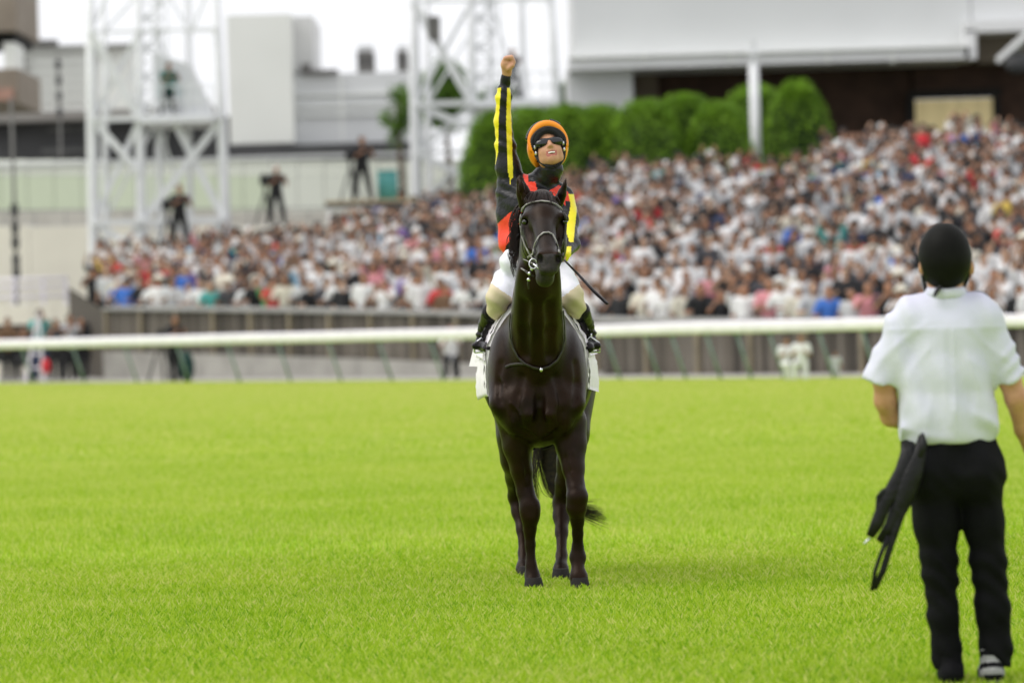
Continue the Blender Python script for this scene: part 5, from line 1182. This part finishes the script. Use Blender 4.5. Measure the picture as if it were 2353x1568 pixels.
# light poles at left
for (x0, y0, x1, y1, d, lab) in ((27, 225, 38, 640, 155, 'thin dark pole with boxes at the far left'), (134, 125, 140, 365, 200, 'dark pole in front of the light grey building')):
    a, e = P(x0, y0, d), P(x1, y1, d); r_ = empty('pole', (e[0], d, 0), lab, 'pole'); b = MB(); b.tube([(e[0], d, 0), (e[0], d, a[2])], .055, 8); part('shaft', b.mesh('shaft', mat('pole_grey', (.16, .155, .15), (.12, .12, .11), .6, 2), True), r_)
    for t in ((.62, .72, .8, .9, .97) if d < 180 else (.1, .25, .4, .55)):
        zz = a[2] + (e[2] - a[2]) * t; b = MB(); b.box((e[0] - .12, d - .1, zz - .2), (e[0] + .12, d + .1, zz + .2)); part('box', b.mesh('box', Mdk), r_)

# photographers behind the rail
def photog(vx, top, d, shirt, label, pose='camera', legs='kneel', rz=0, sc=1., hairm=None, trous=None, cat='photographer', hair='short', skin=None):
    p = P(vx, 800, d); place_person((p[0], d, 0), rz, pose, hair, SH[shirt], skin or M_skinb, hairm or M_hair, label, cat, h=.03, legs=legs, scale=sc, trous=trous)
photog(18, 0, 125, 'brown', 'photographer in brown top leaning on the rail at the far left', 'ledge', 'stand', .2, 1.04)
photog(58, 0, 127, 'black', 'photographer in black crouching between the standing ones at far left', 'camera', 'kneel', 0, 1.14)
photog(92, 0, 126, 'teal', 'photographer in dark teal jacket behind the white ladder', 'camera', 'stand', .3, 1.16, trous=SH['navy'])
photog(128, 0, 124, 'charcoal', 'photographer in charcoal top right of the white ladder', 'camera', 'stand', .2, 1.00)
photog(158, 0, 125, 'pale grey', 'photographer in grey top aiming a camera beside the plank wing', 'camera', 'stand', .6, 1.06)
photog(188, 0, 126, 'black', 'photographer in black next to the plank wing', 'down', 'stand', .2, 1.01)
photog(400, 0, 116, 'black', 'photographer in black standing behind the rail with a tripod', 'push', 'stand', .5, .98, hairm=HR[2])
photog(1036, 0, 108, 'white', 'photographer in white crouching beside the horse\'s saddle cloth', 'camera', 'kneel', 0, .95, hairm=HR[2])
photog(1806, 0, 90.6, 'white', 'person in white crouching left of a pair behind the rail', 'hands', 'kneel', .3, .66, trous=SH['white'], cat='person')
photog(1840, 0, 90.3, 'white', 'person in white crouching right of a pair behind the rail', 'hands', 'kneel', -.2, .70, hairm=HR[1], trous=SH['white'], cat='person')
photog(1918, 0, 90.5, 'pale grey', 'small person in grey crouching behind the rail beside the white pair', 'down', 'kneel', 0, .42, cat='person', trous=SH['pale grey'])
p = P(372, 880, 115); r_ = empty('tripod', (p[0], 115, 0), 'camera on a black tripod in front of the board fence', 'tripod')
for a in (-2.6, -.5, 1.5): b = MB(); b.tube([(0, 0, 1.15), (.40 * math.cos(a), .40 * math.sin(a), 0)], .025, 6); obj('leg', b.mesh('leg', M_cam), r_)
b = MB(); b.box((-.09, -.12, 1.15), (.09, .10, 1.33)); obj('camera_body', b.mesh('camera_body', M_cam), r_); b = MB(); b.tube([(0, -.12, 1.24), (0, -.40, 1.24)], [.06, .08], 10); obj('lens', b.mesh('lens', M_cam, True), r_)
# white step ladder among the photographers
p = P(88, 860, 124.2); r_ = empty('step_ladder', (p[0], p[1], 0), 'white folding step ladder among the photographers', 'ladder')
for sx, nm in ((-.36, 'rail'), (.14, 'rail')): b = MB(); b.bar((.06, 0, 1.92), (sx, 0, 0), .07, .09); obj('stile', b.mesh('stile', M_rail), r_)
for i in range(4): t = (i + 1) / 5; b = MB(); b.bar((.06 + (-.42) * t, .02, 1.92 * (1 - t)), (.06 + .08 * t, .02, 1.92 * (1 - t)), .04, .06); obj('rung', b.mesh('rung', M_rail), r_)
# bags on the ground
b = MB(); q = P(430, 875, 115.5); b.ball((q[0], 115.5, .38), (.20, .25, .42), 10); tag(obj('kit_bag', b.mesh('kit_bag', mat('dark_green_bag', (.012, .05, .04), (.008, .03, .025), .7, 5), True)), 'dark green kit bag on the ground by the standing photographer', 'bag')
b = MB(); q = P(106, 850, 123.5); b.ball((q[0], 123.5, .42), (.13, .14, .22), 10); tag(obj('red_bag', b.mesh('red_bag', SH['red'], True)), 'small red bag hanging below the white ladder', 'bag')

# ------------------------------------------------------------------ clipped shrubs and trees
def leaf_mat(name, c1, c2): return mat(name, c1, c2, .6, 1.2, trans=.3, spec=.2)
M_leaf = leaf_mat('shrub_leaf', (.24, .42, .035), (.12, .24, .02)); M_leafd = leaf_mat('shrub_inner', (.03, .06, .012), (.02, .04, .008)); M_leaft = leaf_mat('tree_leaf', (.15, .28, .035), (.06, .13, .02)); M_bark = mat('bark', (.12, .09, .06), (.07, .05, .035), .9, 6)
def clipped(vx, vtop, rx, vbase, d, label, n=5200):
    t = P(vx, vtop, d); bse = P(vx, vbase, d); R_ = rx * 1.75 * d / F; H = t[2] - bse[2]; root = empty('clipped_shrub', (t[0], d, bse[2]), label, 'shrub', 'round clipped shrubs behind the crowd')
    # lobed dome: surface radius changes smoothly with direction
    ph = RNG.uniform(0, 6, 6)
    def surf(u, v):    # u azimuth, v 0..1 height parameter
        zz = np.sin(v * np.pi / 2); rr = np.cos(v * np.pi / 2) ** .7
        w_ = 1 + .05 * np.sin(3 * u + ph[0] + 4 * v) + .04 * np.sin(5 * u + ph[1] - 6 * v) + .03 * np.sin(9 * v + 2 * u + ph[2])
        return np.stack([R_ * rr * np.cos(u) * w_, R_ * .8 * rr * np.sin(u) * w_, H * zz * (1 + .02 * np.sin(4 * u))], -1)
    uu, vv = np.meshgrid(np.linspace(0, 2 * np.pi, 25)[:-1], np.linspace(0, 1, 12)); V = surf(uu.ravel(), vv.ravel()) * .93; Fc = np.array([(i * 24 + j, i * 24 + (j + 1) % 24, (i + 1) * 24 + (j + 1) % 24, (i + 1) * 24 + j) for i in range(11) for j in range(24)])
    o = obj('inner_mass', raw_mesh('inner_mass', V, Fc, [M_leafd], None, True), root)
    u = RNG.uniform(0, 2 * np.pi, n); v = RNG.uniform(0, 1, n) ** .9; c = surf(u, v) * RNG.uniform(.93, 1.04, (n, 1)); sz = RNG.uniform(.045, .10, n)[:, None]
    a = RNG.normal(size=(n, 3)); nr = c / (np.linalg.norm(c, axis=1, keepdims=True) + 1e-6); a += nr * .0; a -= (a * nr).sum(1, keepdims=True) * nr * .6; a /= np.linalg.norm(a, axis=1, keepdims=True); bb = np.cross(nr + RNG.normal(size=(n, 3)) * .5, a); bb /= np.linalg.norm(bb, axis=1, keepdims=True)
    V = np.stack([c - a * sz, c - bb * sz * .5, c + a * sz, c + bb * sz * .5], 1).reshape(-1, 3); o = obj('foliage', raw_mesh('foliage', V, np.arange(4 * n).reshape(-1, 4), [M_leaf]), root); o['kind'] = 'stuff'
for i, (vx, vt, rx, vb, d, lab) in enumerate([(1130, 266, 48, 500, 157, 'round clipped shrub at the left end of the row, beside the middle tower'), (1215, 256, 58, 480, 158, 'clipped shrub just behind the rider\'s shoulder'), (1300, 248, 55, 470, 157.5, 'clipped shrub directly behind the rider\'s orange cap'), (1378, 249, 55, 470, 158, 'clipped shrub in front of the white pier'), (1482, 238, 62, 470, 157, 'clipped shrub right of the white pier'), (1572, 224, 60, 470, 158, 'clipped shrub midway between pier and pole'), (1650, 242, 52, 470, 157, 'clipped shrub left of the white pole'), (1735, 205, 62, 470, 161.5, 'clipped shrub directly behind the white pole'), (1832, 196, 50, 470, 159, 'tallest and widest clipped shrub at the right end of the row')]): clipped(vx, vt, rx, vb, d, lab)
def tree(vx, vtop, rx, ry, vbase, d, label, n=2600, cl=16, seed=1):
    rg = np.random.default_rng(seed); c = P(vx, vtop, d); bz = 0.; root = empty('tree', (c[0], d, 0), label, 'tree', 'trees behind the towers'); R_ = rx * d / F; H = ry * d / F; zt = c[2]
    b = MB(); b.tube([(0, 0, 0), (.1, 0, zt * .5), (-.1, 0, zt - H * .8)], [.2, .15, .06], 8)
    cs = rg.normal(size=(cl, 3)); cs /= np.linalg.norm(cs, axis=1, keepdims=True); cs = cs * rg.uniform(.3, 1, (cl, 1)) ** .5 * (R_ * .8, R_ * .8, H * .8) + (0, 0, zt - H)
    for q in cs: b.tube([(0, 0, zt - H * 1.5), tuple(q * .5 + np.array((0, 0, (zt - H * 1.2) * .5))), tuple(q)], [.06, .04, .015], 5)
    obj('trunk', b.mesh('trunk', M_bark, True), root)
    k = rg.integers(0, cl, n); p = cs[k] + rg.normal(size=(n, 3)) * (R_ * .17, R_ * .17, H * .15); sz = rg.uniform(.05, .12, n)[:, None]
    a = rg.normal(size=(n, 3)); a /= np.linalg.norm(a, axis=1, keepdims=True); bb = np.cross(a, rg.normal(size=(n, 3))); bb /= np.linalg.norm(bb, axis=1, keepdims=True)
    V = np.stack([p - a * sz, p - bb * sz * .6, p + a * sz, p + bb * sz * .6], 1).reshape(-1, 3); o = obj('crown', raw_mesh('crown', V, np.arange(4 * n).reshape(-1, 4), [M_leaft]), root); o['kind'] = 'stuff'
tree(1022, 128, 62, 95, 360, 185, 'leafy green tree showing through the middle tower', 7500, 34, 3)
tree(915, 185, 50, 78, 360, 182, 'thin leafy tree left of the middle tower', 1100, 22, 4)
tree(1296, 172, 14, 55, 300, 180, 'narrow green tree between the middle tower and the grandstand', 900, 8, 5)
tree(1150, 190, 60, 40, 300, 190, 'low green tree behind the right legs of the middle tower', 2200, 14, 6)

b = MB(); q = P(998, 60, 160.5); b.hexa([(q[0] - .22, 160.2, q[2] - .45), (q[0] + .18, 160.2, q[2] - .62), (q[0] + .18, 160.7, q[2] - .62), (q[0] - .22, 160.7, q[2] - .45), (q[0] - .26, 160.2, q[2] + .35), (q[0] + .2, 160.2, q[2] + .3), (q[0] + .2, 160.7, q[2] + .3), (q[0] - .26, 160.7, q[2] + .35)])
tag(obj('loudspeaker', b.mesh('loudspeaker', Mout)), 'dull grey loudspeaker box hung high on the middle tower', 'loudspeaker')
